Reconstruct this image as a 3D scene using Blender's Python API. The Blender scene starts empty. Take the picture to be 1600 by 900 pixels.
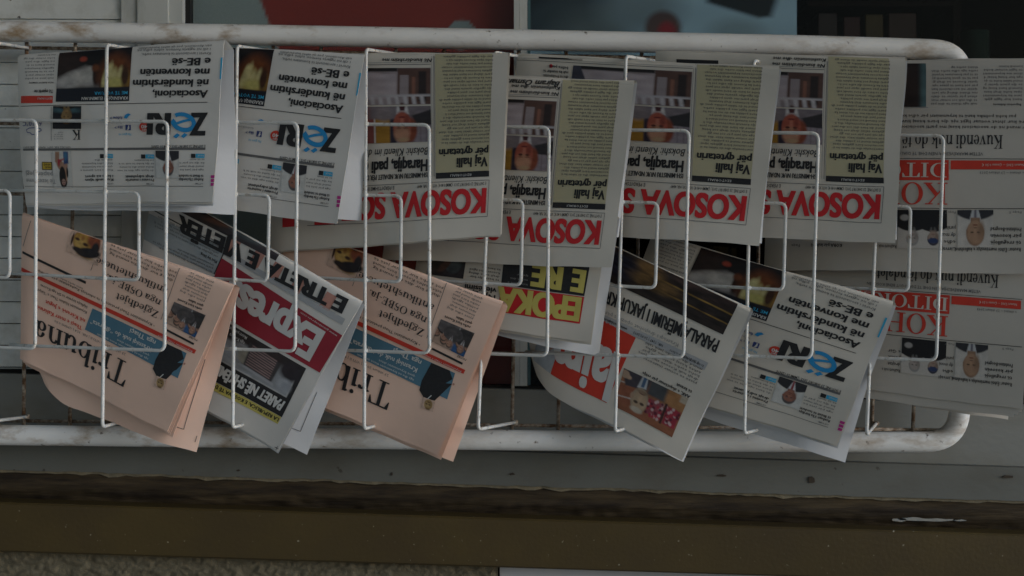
import bpy, math, random
import numpy as np
from mathutils import Vector, noise as mnoise

SC = bpy.context.scene
COL = SC.collection
D = 2.0                                   # camera distance to the back grid of the rack (m)

# ------------------------------------------------------------------ camera
cam = bpy.data.objects.new('camera', bpy.data.cameras.new('camera'))
COL.objects.link(cam)
cam.location = (0, -D, 0)
cam.rotation_euler = (math.radians(90), 0, 0)
cam.data.sensor_width = 36
cam.data.lens = 45
cam.data.clip_end = 500
cam.data.dof.use_dof = True
cam.data.dof.focus_distance = D - 0.09
cam.data.dof.aperture_fstop = 5.0
SC.camera = cam
# ------------------------------------------------------------------ sky and sun
SUN_EL, SUN_AZ = math.radians(10), math.radians(68)      # azimuth measured from -Y (the street side) towards +X
w = bpy.data.worlds.new('World'); SC.world = w; w.use_nodes = True
nt = w.node_tree
sky = nt.nodes.new('ShaderNodeTexSky'); sky.sky_type = 'NISHITA'; sky.sun_disc = False
sky.sun_elevation = SUN_EL
sky.sun_rotation = math.pi - SUN_AZ
sky.dust_density = 3.5; sky.ozone_density = 1.2
nt.links.new(sky.outputs[0], nt.nodes['Background'].inputs[0])
nt.nodes['Background'].inputs[1].default_value = 0.14
sun = bpy.data.objects.new('sun', bpy.data.lights.new('sun', 'SUN')); COL.objects.link(sun)
sun.data.energy = 2.7; sun.data.angle = math.radians(40); sun.data.color = (0.44, 0.69, 1.0)     # open shade: the light comes off a blue sky beyond the added awning
sd = Vector((math.sin(SUN_AZ) * math.cos(SUN_EL), -math.cos(SUN_AZ) * math.cos(SUN_EL), math.sin(SUN_EL)))
sun.rotation_euler = (-sd).to_track_quat('-Z', 'Y').to_euler()
SC.view_settings.view_transform = 'Standard'
SC.view_settings.look = 'None'
SC.view_settings.exposure = -0.3
SC.view_settings.gamma = 1
SC.render.engine = 'CYCLES'
SC.cycles.max_bounces = 6

# ------------------------------------------------------------------ helpers
def at(px, py, Y=0.0):
    k = (D + Y) / D * 1e-3
    return np.array([(px - 800) * k, Y, (450 - py) * k])

def s2l(c):
    return tuple(((v / 12.92) if v <= 0.04045 else ((v + 0.055) / 1.055) ** 2.4) for v in c)

def mat(name, col, rough=0.6, noise=0.0, scale=20, bump=0.0, bscale=200, spec=0.3, col2=None, cov=0.5, sharp=0.12, stretch=(1, 1, 1), metal=0, detail=5):
    """principled paint; col2 appears in patches (cov = share of the surface)"""
    m = bpy.data.materials.new(name); m.use_nodes = True
    n = m.node_tree.nodes; l = m.node_tree.links
    b = n['Principled BSDF']
    b.inputs['Roughness'].default_value = rough
    b.inputs['Specular IOR Level'].default_value = spec
    b.inputs['Metallic'].default_value = metal
    tc = n.new('ShaderNodeTexCoord'); mp = n.new('ShaderNodeMapping')
    mp.inputs['Scale'].default_value = stretch
    l.new(tc.outputs['Object'], mp.inputs[0])
    cur = None
    if noise > 0:
        t = n.new('ShaderNodeTexNoise'); t.inputs['Scale'].default_value = scale; t.inputs['Detail'].default_value = detail
        l.new(mp.outputs[0], t.inputs[0])
        r = n.new('ShaderNodeMapRange'); r.inputs[1].default_value = 0.3; r.inputs[2].default_value = 0.7
        r.inputs[3].default_value = 1 - noise; r.inputs[4].default_value = 1 + noise * 0.6
        l.new(t.outputs[0], r.inputs[0])
        v = n.new('ShaderNodeVectorMath'); v.operation = 'SCALE'
        v.inputs[0].default_value = col[:3]
        l.new(r.outputs[0], v.inputs['Scale'])
        cur = v.outputs[0]
    else:
        c = n.new('ShaderNodeRGB'); c.outputs[0].default_value = (*col[:3], 1); cur = c.outputs[0]
    if col2 is not None:
        t2 = n.new('ShaderNodeTexNoise'); t2.inputs['Scale'].default_value = scale * 1.7; t2.inputs['Detail'].default_value = 8
        t2.inputs['Roughness'].default_value = 0.65
        l.new(mp.outputs[0], t2.inputs[0])
        r2 = n.new('ShaderNodeMapRange'); r2.inputs[1].default_value = 0.72 - 0.44 * cov - sharp; r2.inputs[2].default_value = 0.72 - 0.44 * cov + sharp
        r2.inputs[1].default_value, r2.inputs[2].default_value = (0.72 - 0.44 * cov) - sharp, (0.72 - 0.44 * cov) + sharp
        l.new(t2.outputs[0], r2.inputs[0])
        mx = n.new('ShaderNodeMix'); mx.data_type = 'RGBA'
        l.new(r2.outputs[0], mx.inputs[0]); l.new(cur, mx.inputs[6]); mx.inputs[7].default_value = (*col2[:3], 1)
        cur = mx.outputs[2]
    l.new(cur, b.inputs['Base Color'])
    if bump > 0:
        t3 = n.new('ShaderNodeTexNoise'); t3.inputs['Scale'].default_value = bscale; t3.inputs['Detail'].default_value = 6
        l.new(mp.outputs[0], t3.inputs[0])
        bp = n.new('ShaderNodeBump'); bp.inputs['Strength'].default_value = bump; bp.inputs['Distance'].default_value = 0.004
        l.new(t3.outputs[0], bp.inputs['Height']); l.new(bp.outputs[0], b.inputs['Normal'])
    return m

def rusty(name, col, rust, speck, cov, scale):
    """old white enamel: rust blooms, grime and dark chips"""
    m = mat(name, col, 0.42, 0.10, scale, 0.12, 160, 0.4, rust, cov, 0.09, (1, 1, 2.2))
    n = m.node_tree.nodes; l = m.node_tree.links; b = n['Principled BSDF']
    src = b.inputs['Base Color'].links[0].from_socket
    tc = [x for x in n if x.type == 'TEX_COORD'][0]
    t = n.new('ShaderNodeTexNoise'); t.inputs['Scale'].default_value = 75; t.inputs['Detail'].default_value = 4
    # the rust sits in a few stretches only, mostly towards one end
    mr = [x for x in n if x.type == 'MAP_RANGE'][-1]; mixn = [x for x in n if x.type == 'MIX'][0]
    sx = n.new('ShaderNodeSeparateXYZ'); l.new(tc.outputs['Object'], sx.inputs[0])
    g0 = n.new('ShaderNodeMapRange'); g0.inputs[1].default_value = 0.1; g0.inputs[2].default_value = -0.45; g0.inputs[3].default_value = 0.12; g0.inputs[4].default_value = 1.0; l.new(sx.outputs['X'], g0.inputs[0])
    g1 = n.new('ShaderNodeMapRange'); g1.inputs[1].default_value = 0.42; g1.inputs[2].default_value = 0.55; g1.inputs[3].default_value = 0.0; g1.inputs[4].default_value = 0.7; l.new(sx.outputs['X'], g1.inputs[0])
    ga = n.new('ShaderNodeMath'); ga.operation = 'MAXIMUM'; l.new(g0.outputs[0], ga.inputs[0]); l.new(g1.outputs[0], ga.inputs[1])
    gm = n.new('ShaderNodeMath'); gm.operation = 'MULTIPLY'; l.new(ga.outputs[0], gm.inputs[0]); l.new(mr.outputs[0], gm.inputs[1]); l.new(gm.outputs[0], mixn.inputs[0])
    l.new(tc.outputs['Object'], t.inputs[0])
    r = n.new('ShaderNodeMapRange'); r.inputs[1].default_value = 0.665; r.inputs[2].default_value = 0.74
    l.new(t.outputs[0], r.inputs[0])
    mx = n.new('ShaderNodeMix'); mx.data_type = 'RGBA'; mx.inputs[7].default_value = (*speck, 1)
    l.new(r.outputs[0], mx.inputs[0]); l.new(src, mx.inputs[6]); l.new(mx.outputs[2], b.inputs['Base Color'])
    return m

def attr_mat(name, rough=0.55, spec=0.3):
    m = bpy.data.materials.new(name); m.use_nodes = True
    n = m.node_tree.nodes; l = m.node_tree.links; b = n['Principled BSDF']
    a = n.new('ShaderNodeAttribute'); a.attribute_name = 'print_colour'
    t = n.new('ShaderNodeTexNoise'); t.inputs['Scale'].default_value = 900; t.inputs['Detail'].default_value = 2
    tc = n.new('ShaderNodeTexCoord'); l.new(tc.outputs['Object'], t.inputs[0])
    r = n.new('ShaderNodeMapRange'); r.inputs[3].default_value = 0.8; r.inputs[4].default_value = 1.2
    l.new(t.outputs[0], r.inputs[0])
    v = n.new('ShaderNodeVectorMath'); v.operation = 'SCALE'
    l.new(a.outputs['Color'], v.inputs[0]); l.new(r.outputs[0], v.inputs['Scale'])
    l.new(v.outputs[0], b.inputs['Base Color'])
    b.inputs['Roughness'].default_value = rough; b.inputs['Specular IOR Level'].default_value = spec
    return m

def link(name, me, parent=None):
    o = bpy.data.objects.new(name, me); COL.objects.link(o)
    if parent is not None: o.parent = parent
    return o

def tag(o, label=None, cat=None, group=None, kind=None):
    if label: o['label'] = label
    if cat: o['category'] = cat
    if group: o['group'] = group
    if kind: o['kind'] = kind
    return o

def empty(name, loc, label, cat, group=None):
    o = bpy.data.objects.new(name, None); COL.objects.link(o); o.location = loc
    o.empty_display_size = 0.03
    return tag(o, label, cat, group)

def origin(parent):
    """world origin of a parent chain (only translations are used)"""
    v = np.zeros(3)
    while parent is not None:
        v += np.array(parent.location); parent = parent.parent
    return v

class MB:
    """gathers shapes and links them as ONE mesh object"""
    def __init__(s): s.v = []; s.f = []; s.m = []; s.mats = []; s.sm = []; s.c = []
    def mi(s, m):
        if m not in s.mats: s.mats.append(m)
        return s.mats.index(m)
    def add(s, v, f, m, smooth=False, col=None):
        o = len(s.v); i = s.mi(m)
        s.v.extend([tuple(p) for p in v])
        s.f.extend([tuple(o + k for k in q) for q in f]); s.m.extend([i] * len(f)); s.sm.extend([smooth] * len(f))
        s.c.extend(col if col is not None else [(1, 1, 1)] * len(v))
    def box(s, a, b, m):
        (x0, y0, z0), (x1, y1, z1) = a, b
        v = [(x0, y0, z0), (x1, y0, z0), (x1, y1, z0), (x0, y1, z0), (x0, y0, z1), (x1, y0, z1), (x1, y1, z1), (x0, y1, z1)]
        s.add(v, [(0, 3, 2, 1), (4, 5, 6, 7), (0, 1, 5, 4), (1, 2, 6, 5), (2, 3, 7, 6), (3, 0, 4, 7)], m)
    def hexa(s, q, m, depth):
        """a quad (4 world points, seen from -Y) given a thickness towards +Y"""
        q = [np.array(p) for p in q]
        v = q + [p + np.array([0, depth, 0]) for p in q]
        s.add(v, [(0, 1, 2, 3), (7, 6, 5, 4), (0, 4, 5, 1), (1, 5, 6, 2), (2, 6, 7, 3), (3, 7, 4, 0)], m)
    def tube(s, pts, r, m, n=8, cap=True):
        P = [np.array(p, float) for p in pts]
        v = []; up = None
        for i, p in enumerate(P):
            t = (P[min(i + 1, len(P) - 1)] - P[max(i - 1, 0)]); t = t / np.linalg.norm(t)
            if up is None:
                up = np.cross(t, [0.3, 1, 0.2]); up /= np.linalg.norm(up)
            else:
                up = up - t * np.dot(up, t); up /= np.linalg.norm(up)
            b = np.cross(t, up)
            for k in range(n):
                a = 2 * math.pi * k / n
                v.append(p + r * (math.cos(a) * up + math.sin(a) * b))
        f = []
        for i in range(len(P) - 1):
            for k in range(n):
                f.append((i * n + k, i * n + (k + 1) % n, (i + 1) * n + (k + 1) % n, (i + 1) * n + k))
        if cap:
            f.append(tuple(range(n - 1, -1, -1))); f.append(tuple((len(P) - 1) * n + k for k in range(n)))
        s.add(v, f, m, True)
    def build(s, name, parent=None, colour=False):
        o = origin(parent)
        me = bpy.data.meshes.new(name)
        me.from_pydata([tuple(np.array(p) - o) for p in s.v], [], s.f)
        for m in s.mats: me.materials.append(m)
        me.polygons.foreach_set('material_index', s.m)
        me.polygons.foreach_set('use_smooth', s.sm)
        if colour:
            a = me.color_attributes.new('print_colour', 'FLOAT_COLOR', 'POINT')
            a.data.foreach_set('color', np.hstack([np.array(s.c, float), np.ones((len(s.c), 1))]).ravel())
        me.update()
        return link(name, me, parent)

def rounded(pts, rad, n=6):
    """polyline with rounded corners"""
    P = [np.array(p, float) for p in pts]; out = [P[0]]
    for a, b, c in zip(P, P[1:], P[2:]):
        u = (a - b); v = (c - b); lu, lv = np.linalg.norm(u), np.linalg.norm(v)
        r = min(rad, lu * 0.45, lv * 0.45)
        p0, p1 = b + u / lu * r, b + v / lv * r
        for i in range(n + 1):
            t = i / n
            out.append((1 - t) ** 2 * p0 + 2 * t * (1 - t) * b + t * t * p1)
    out.append(P[-1])
    return out

# ------------------------------------------------------------------ materials
M = {}
M['paper'] = mat('newsprint_grey', (0.64, 0.60, 0.53), 0.8, 0.05, 9, 0.2, 26, 0.15)
M['paper_cool'] = mat('newsprint_white', (0.67, 0.65, 0.61), 0.75, 0.04, 9, 0.2, 26, 0.2)
M['paper_warm'] = mat('newsprint_dull', (0.53, 0.495, 0.44), 0.8, 0.06, 9, 0.2, 26, 0.15)
M['salmon'] = mat('newsprint_salmon', (0.82, 0.575, 0.455), 0.8, 0.05, 9, 0.2, 26, 0.15)
M['paper_side_lit'] = mat('newsprint_side_lit', (0.60, 0.61, 0.62), 0.75, 0.04, 9, 0.25, 26, 0.2)  # cooler newsprint for flaps and inner leaves; blue side light put into its colour
M['ink'] = mat('ink_black', (0.022, 0.022, 0.024), 0.55, 0.25, 300)
M['ink_soft'] = mat('ink_grey', (0.13, 0.13, 0.13), 0.6, 0.15, 300)
M['ink_mid'] = mat('ink_mid_grey', (0.27, 0.27, 0.27), 0.6, 0.1, 300)
M['ink_pale'] = mat('ink_pale_grey', (0.42, 0.43, 0.43), 0.6, 0.05, 300)
M['red'] = mat('ink_red', (0.58, 0.022, 0.028), 0.5, 0.08, 40)
M['red_dark'] = mat('ink_crimson', (0.33, 0.028, 0.045), 0.5, 0.08, 40)
M['red_orange'] = mat('ink_orange_red', (0.60, 0.048, 0.028), 0.5, 0.08, 40)
M['white'] = mat('unprinted_white', (0.62, 0.62, 0.60), 0.7, 0.04, 40)
M['blue'] = mat('ink_blue', (0.02, 0.26, 0.56), 0.5, 0.06, 40)
M['cyan'] = mat('ink_cyan', (0.04, 0.40, 0.66), 0.5, 0.06, 40)
M['navy'] = mat('ink_navy', (0.035, 0.06, 0.22), 0.5, 0.06, 40)
M['steel_blue'] = mat('ink_steel_blue', (0.085, 0.195, 0.27), 0.5, 0.08, 40)
M['olive'] = mat('tint_olive', (0.46, 0.42, 0.275), 0.7, 0.04, 30)
M['yellow'] = mat('ink_yellow', (0.58, 0.50, 0.13), 0.5, 0.06, 40)
M['gold'] = mat('ink_gold', (0.52, 0.36, 0.04), 0.5, 0.06, 40)
M['magenta'] = mat('ink_magenta', (0.50, 0.03, 0.25), 0.5, 0.05, 40)
M['tint_grey'] = mat('tint_grey', (0.40, 0.41, 0.42), 0.6, 0.05, 40)
M['tint_blue'] = mat('tint_grey_blue', (0.34, 0.38, 0.40), 0.6, 0.05, 40)
M['rose'] = mat('tint_rose', (0.50, 0.25, 0.20), 0.6, 0.08, 90)
M['photo'] = attr_mat('print_photo')
M['wire'] = mat('white_wire', (0.66, 0.66, 0.63), 0.45, 0.10, 50, 0.2, 250, 0.4, (0.30, 0.24, 0.17), 0.20, 0.07)
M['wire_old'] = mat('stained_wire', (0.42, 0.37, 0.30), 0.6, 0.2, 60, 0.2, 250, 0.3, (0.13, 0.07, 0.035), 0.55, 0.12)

# ------------------------------------------------------------------ the shop front behind and below the rack
SL = 0.031                                                   # the sill runs a little out of level
siding = mat('siding_paint', (0.58, 0.60, 0.575), 0.55, 0.07, 14, 0.12, 90, 0.3, (0.40, 0.40, 0.36), 0.2, 0.16)
frame_paint = mat('frame_paint', (0.46, 0.475, 0.45), 0.5, 0.06, 10, 0.06, 90, 0.3, (0.27, 0.27, 0.23), 0.15, 0.12, (1, 1, .3))
sill_paint = mat('sill_paint', (0.115, 0.118, 0.105), 0.55, 0.10, 7, 0.12, 120, 0.3, (0.085, 0.08, 0.065), 0.2, 0.16, (0.5, 1, 1))
for mm, den in ((siding, 0.70), (sill_paint, 0.70), (frame_paint, 0.73)):      # small dark chips in the paint
    n = mm.node_tree.nodes; l = mm.node_tree.links; b = n['Principled BSDF']
    src = b.inputs['Base Color'].links[0].from_socket
    tc = [x for x in n if x.type == 'TEX_COORD'][0]
    t = n.new('ShaderNodeTexNoise'); t.inputs['Scale'].default_value = 55; t.inputs['Detail'].default_value = 3
    l.new(tc.outputs['Object'], t.inputs[0])
    r = n.new('ShaderNodeMapRange'); r.inputs[1].default_value = den; r.inputs[2].default_value = den + 0.03
    l.new(t.outputs[0], r.inputs[0])
    mx = n.new('ShaderNodeMix'); mx.data_type = 'RGBA'; mx.inputs[7].default_value = (0.06, 0.055, 0.045, 1)
    l.new(r.outputs[0], mx.inputs[0]); l.new(src, mx.inputs[6]); l.new(mx.outputs[2], b.inputs['Base Color'])
panel_paint = mat('panel_paint', (0.20, 0.205, 0.188), 0.55, 0.10, 7, 0.12, 120, 0.3, (0.15, 0.145, 0.12), 0.2, 0.16, (0.5, 1, 1))
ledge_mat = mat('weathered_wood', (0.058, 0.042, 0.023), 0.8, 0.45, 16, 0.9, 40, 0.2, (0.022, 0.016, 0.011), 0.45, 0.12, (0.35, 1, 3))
beam_mat = mat('olive_paint', (0.060, 0.041, 0.012), 0.55, 0.16, 5, 0.10, 160, 0.3, (0.046, 0.031, 0.012), 0.3, 0.2)
n = beam_mat.node_tree.nodes; l = beam_mat.node_tree.links; b = n['Principled BSDF']
src = b.inputs['Base Color'].links[0].from_socket
tc = [x for x in n if x.type == 'TEX_COORD'][0]
t = n.new('ShaderNodeTexNoise'); t.inputs['Scale'].default_value = 130; t.inputs['Detail'].default_value = 2
l.new(tc.outputs['Object'], t.inputs[0])
r = n.new('ShaderNodeMapRange'); r.inputs[1].default_value = 0.715; r.inputs[2].default_value = 0.78
l.new(t.outputs[0], r.inputs[0])
mx = n.new('ShaderNodeMix'); mx.data_type = 'RGBA'; mx.inputs[7].default_value = (0.30, 0.28, 0.22, 1)
l.new(r.outputs[0], mx.inputs[0]); l.new(src, mx.inputs[6]); l.new(mx.outputs[2], b.inputs['Base Color'])
stucco_mat = mat('stucco', (0.125, 0.108, 0.072), 0.9, 0.25, 60, 0.4, 500, 0.15)
gasket_mat = mat('black_rubber', (0.012, 0.012, 0.012), 0.6)
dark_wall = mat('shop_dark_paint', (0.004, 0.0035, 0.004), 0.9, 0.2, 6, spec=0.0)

def slope_y(y0, x): return y0 + SL * x                       # photo row of a sill line at column x

def strip(mb, x0, x1, ya0, yb0, Y, depth, m, sl=None, nx=1):
    """a horizontal band between rows ya0 and yb0 (at column 0), following the sill's slope"""
    s_ = SL if sl is None else sl
    for i in range(nx):
        a = x0 + (x1 - x0) * i / nx; b_ = x0 + (x1 - x0) * (i + 1) / nx
        q = [at(a, yb0 + s_ * a, Y), at(b_, yb0 + s_ * b_, Y), at(b_, ya0 + s_ * b_, Y), at(a, ya0 + s_ * a, Y)]
        mb.hexa(q, m, depth)

pave = MB()
pave.add([(-40, -40, -1.35), (40, -40, -1.35), (40, 40, -1.35), (-40, 40, -1.35)], [(0, 1, 2, 3)], mat('pavement_concrete', (0.50, 0.47, 0.42), 0.85, 0.15, 3))
tag(pave.build('pavement'), kind='structure')

# unseen awning, added above the frame to keep the high sky off the rack
aw = MB(); aw.add([(-3.2, 0.16, 1.20), (3.2, 0.16, 1.20), (3.2, -1.0, 1.05), (-3.2, -1.0, 1.05), (-3.2, 0.16, 1.22), (3.2, 0.16, 1.22), (3.2, -1.0, 1.07), (-3.2, -1.0, 1.07)], [(0, 1, 2, 3), (7, 6, 5, 4), (0, 4, 5, 1), (1, 5, 6, 2), (2, 6, 7, 3), (3, 7, 4, 0)], mat('awning_canvas', (0.30, 0.27, 0.22), 0.8, 0.1, 4))
tag(aw.build('awning'), 'unseen awning added above the newspaper rack to block the high sky', 'awning')

# slatted panel left of the window
sp = empty('slatted_panel', at(90, 300, 0.10), 'pale grey boarded panel of horizontal slats left of the window', 'panel')
mb = MB()
y = -73
while y < 575:
    yb = min(y + 32.6, 575)
    q = [at(-260, yb, 0.098), at(189, yb + 2, 0.098), at(189, y + 2, 0.102), at(-260, y, 0.102)]
    mb.hexa(q, siding, 0.02); y += 34
mb.build('slats', sp)
mb = MB(); mb.hexa([at(-260, 580, 0.1215), at(189, 585, 0.1215), at(189, -80, 0.1215), at(-260, -80, 0.1215)], gasket_mat, 0.01); mb.build('backing_board', sp)

# the window: posts, sill panel, glass, gaskets
win = empty('shop_window', at(800, 600, 0.11), 'shop window with grey painted frame, glass and flaking sill', 'window')
mb = MB()
for x0, x1, Y in ((189.5, 214, 0.094), (214.6, 262, 0.090), (262.6, 285, 0.097)):
    mb.hexa([at(x0, 584, Y), at(x1, 586, Y), at(x1, -90, Y), at(x0, -90, Y)], frame_paint, 0.05)
mb.build('frame_post', win)
mb = MB()
for x0, x1, Y in ((803, 812, 0.100), (812.5, 824, 0.104)):
    mb.hexa([at(x0, 603, Y), at(x1, 603, Y), at(x1, -90, Y), at(x0, -90, Y)], frame_paint, 0.05)
mb.build('frame_post', win)
mb = MB()
mb.hexa([at(285.5, 600, 0.115), at(297, 600, 0.115), at(297, -90, 0.115), at(285.5, -90, 0.115)], gasket_mat, 0.03)
mb.hexa([at(824.5, 602, 0.115), at(829, 602, 0.115), at(829, -90, 0.115), at(824.5, -90, 0.115)], mat('teal_edge', (0.05, 0.10, 0.11), 0.3), 0.03)
mb.build('gasket', win)
glass = bpy.data.materials.new('window_glass'); glass.use_nodes = True
n = glass.node_tree.nodes; l = glass.node_tree.links
for x in list(n):
    if x.type == 'BSDF_PRINCIPLED': n.remove(x)
tr = n.new('ShaderNodeBsdfTransparent'); tr.inputs[0].default_value = (0.86, 0.9, 0.9, 1)
gl = n.new('ShaderNodeBsdfGlossy'); gl.inputs['Roughness'].default_value = 0.02
mxs = n.new('ShaderNodeMixShader'); mxs.inputs[0].default_value = 0.008
l.new(tr.outputs[0], mxs.inputs[1]); l.new(gl.outputs[0], mxs.inputs[2]); l.new(mxs.outputs[0], n['Material Output'].inputs[0])
for x0, x1 in ((297.5, 802.5), (829.5, 1760)):
    mb = MB(); mb.hexa([at(x0, 604, 0.125), at(x1, 604, 0.125), at(x1, -95, 0.125), at(x0, -95, 0.125)], glass, 0.005)
    mb.build('glass_pane', win)
mb = MB()
mb.hexa([at(-280, 576, 0.112), at(190, 577, 0.112), at(190, 583, 0.112), at(-280, 582, 0.112)][::-1], gasket_mat, 0.03)
strip(mb, 190.5, 1800, 578, 583, 0.112, 0.03, gasket_mat)
mb.build('gasket', win)
mb = MB(); strip(mb, -280, 1800, 583.5, 679, 0.092, 0.06, panel_paint); mb.build('sill_panel', win)
# lower sill board: its flaking lower edge is uneven
random.seed(5)
mb = MB(); N = 150; top = []; bot = []
for i in range(N + 1):
    x = -260 + 2080 * i / N
    top.append(at(x, slope_y(681.5, x), 0.074))
    e = 2.6 * mnoise.noise(Vector((x * 0.011, 3.1, 0))) + 2.2 * mnoise.noise(Vector((x * 0.05, 7, 0)))
    bot.append(at(x, slope_y(734, x) + e, 0.070))
v = top + bot + [p + np.array([0, 0.06, 0]) for p in top] + [p + np.array([0, 0.06, 0]) for p in bot]
n1 = N + 1; f = []
for i in range(N):
    f += [(n1 + i, n1 + i + 1, i + 1, i), (i, i + 1, 2 * n1 + i + 1, 2 * n1 + i), (n1 + i + 1, n1 + i, 3 * n1 + i, 3 * n1 + i + 1)]
mb.add(v, f, sill_paint)
so = mb.build('sill_board', win)
# dirty line of bare filler along the flaking edge
mb = MB(); v = []; f = []
for i in range(N + 1):
    x = -260 + 2080 * i / N
    e = 2.6 * mnoise.noise(Vector((x * 0.011, 3.1, 0))) + 2.2 * mnoise.noise(Vector((x * 0.05, 7, 0)))
    e2 = 4 + 6 * abs(mnoise.noise(Vector((x * 0.02, 11, 0)))) + 2 * mnoise.noise(Vector((x * 0.09, 5, 0)))
    v += [at(x, slope_y(733, x) + e, 0.0735), at(x, slope_y(733, x) + e + e2, 0.0725)]
for i in range(N): f.append((2 * i + 1, 2 * i + 3, 2 * i + 2, 2 * i))
mb.add(v, f, mat('bare_filler', (0.17, 0.145, 0.095), 0.9, 0.3, 60, 0.4, 200)); mb.build('bare_edge', win)
for x0, y0, w_, h_ in ((1128, 743, 16, 4), (1268, 751, 14, 12), (1575, 745, 22, 5), (800, 741, 12, 4), (372, 735, 7, 3), (612, 741, 5, 6)):   # chips in the paint
    mb = MB(); k = 9
    ring = [at(x0 + w_ * 0.5 * math.cos(a) * (0.6 + 0.5 * random.random()), y0 + h_ * 0.5 * math.sin(a) * (0.6 + 0.5 * random.random()), 0.0695) for a in [2 * math.pi * i / k for i in range(k)]]
    ring += [p + np.array([0, 0.004, 0]) for p in ring]
    mb.add(ring, [tuple(range(k))[::-1]] + [(i, (i + 1) % k, k + (i + 1) % k, k + i) for i in range(k)], mat('paint_chip', (0.045, 0.035, 0.025), 0.9)); mb.build('paint_chip', win)

# weathered wooden ledge under the sill
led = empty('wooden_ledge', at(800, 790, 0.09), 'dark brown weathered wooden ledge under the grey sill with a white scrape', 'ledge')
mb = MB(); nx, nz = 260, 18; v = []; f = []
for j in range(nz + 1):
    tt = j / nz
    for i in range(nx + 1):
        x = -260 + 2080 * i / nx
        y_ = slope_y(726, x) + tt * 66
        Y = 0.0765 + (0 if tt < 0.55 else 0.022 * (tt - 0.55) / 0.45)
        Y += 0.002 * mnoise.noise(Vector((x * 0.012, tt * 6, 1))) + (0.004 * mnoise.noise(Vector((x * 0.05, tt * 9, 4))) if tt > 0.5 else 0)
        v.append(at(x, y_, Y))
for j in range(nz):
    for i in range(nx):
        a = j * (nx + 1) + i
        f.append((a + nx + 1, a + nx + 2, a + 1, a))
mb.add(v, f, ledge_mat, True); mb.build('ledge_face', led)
mb = MB()
random.seed(12)
for cx, cy, rx, ry in ((1452, 811, 52, 3.8), (1405, 812, 12, 3), (1500, 812, 12, 3), (1382, 805, 4, 2), (1420, 800, 7, 1.5)):
    k = 22 if rx > 20 else 10
    ring = []
    for i in range(k):
        a = 2 * math.pi * i / k
        rr = 0.75 + 0.45 * random.random()
        ring.append(at(cx + rx * math.cos(a) * (0.92 + 0.1 * random.random()), cy + ry * math.sin(a) * rr, 0.0785))
    ring2 = [p + np.array([0, 0.02, 0]) for p in ring]
    mb.add(ring + ring2, [tuple(range(k))[::-1]] + [(i, (i + 1) % k, k + (i + 1) % k, k + i) for i in range(k)], mat('white_scrape', (0.27, 0.27, 0.25), 0.8, 0.2, 90))
mb.build('white_scrape', led)

# olive beam
bm_ = MB()
strip(bm_, -280, 1800, 785, 862.5, 0.045, 0.05, beam_mat, 0.0315)
o = bm_.build('beam'); tag(o, 'olive brown painted beam with pale specks below the dark ledge', 'beam')
o.modifiers.new('bevel', 'BEVEL').width = 0.003
# rough render under the beam, left
mb = MB(); nx, nz = 420, 46; v = []; f = []
for j in range(nz + 1):
    for i in range(nx + 1):
        x = -60 + (778 + 60) * i / nx; y_ = 850 + 90 * j / nz + 0.0315 * x * (1 - j / nz)
        h = mnoise.noise(Vector((x * 0.045, y_ * 0.10, 0))) + 0.6 * mnoise.noise(Vector((x * 0.11, y_ * 0.17, 3))) + 0.35 * mnoise.noise(Vector((x * 0.25, y_ * 0.3, 9)))
        v.append(at(x, y_, 0.066 - 0.0042 * max(-0.3, h)))
for j in range(nz):
    for i in range(nx):
        a = j * (nx + 1) + i
        f.append((a + nx + 1, a + nx + 2, a + 1, a))
mb.add(v, f, stucco_mat, True)
tag(mb.build('rendered_wall'), 'rough olive grey stucco wall under the beam', 'wall')
mb = MB(); mb.hexa([at(781, 960, 0.075), at(1800, 990, 0.075), at(1800, 905, 0.075), at(781, 872, 0.075)], mat('pale_panel', (0.36, 0.37, 0.38), 0.6, 0.05, 10), 0.02)
tag(mb.build('pale_panel'), 'pale grey panel under the beam beside the stucco', 'panel')

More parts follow.
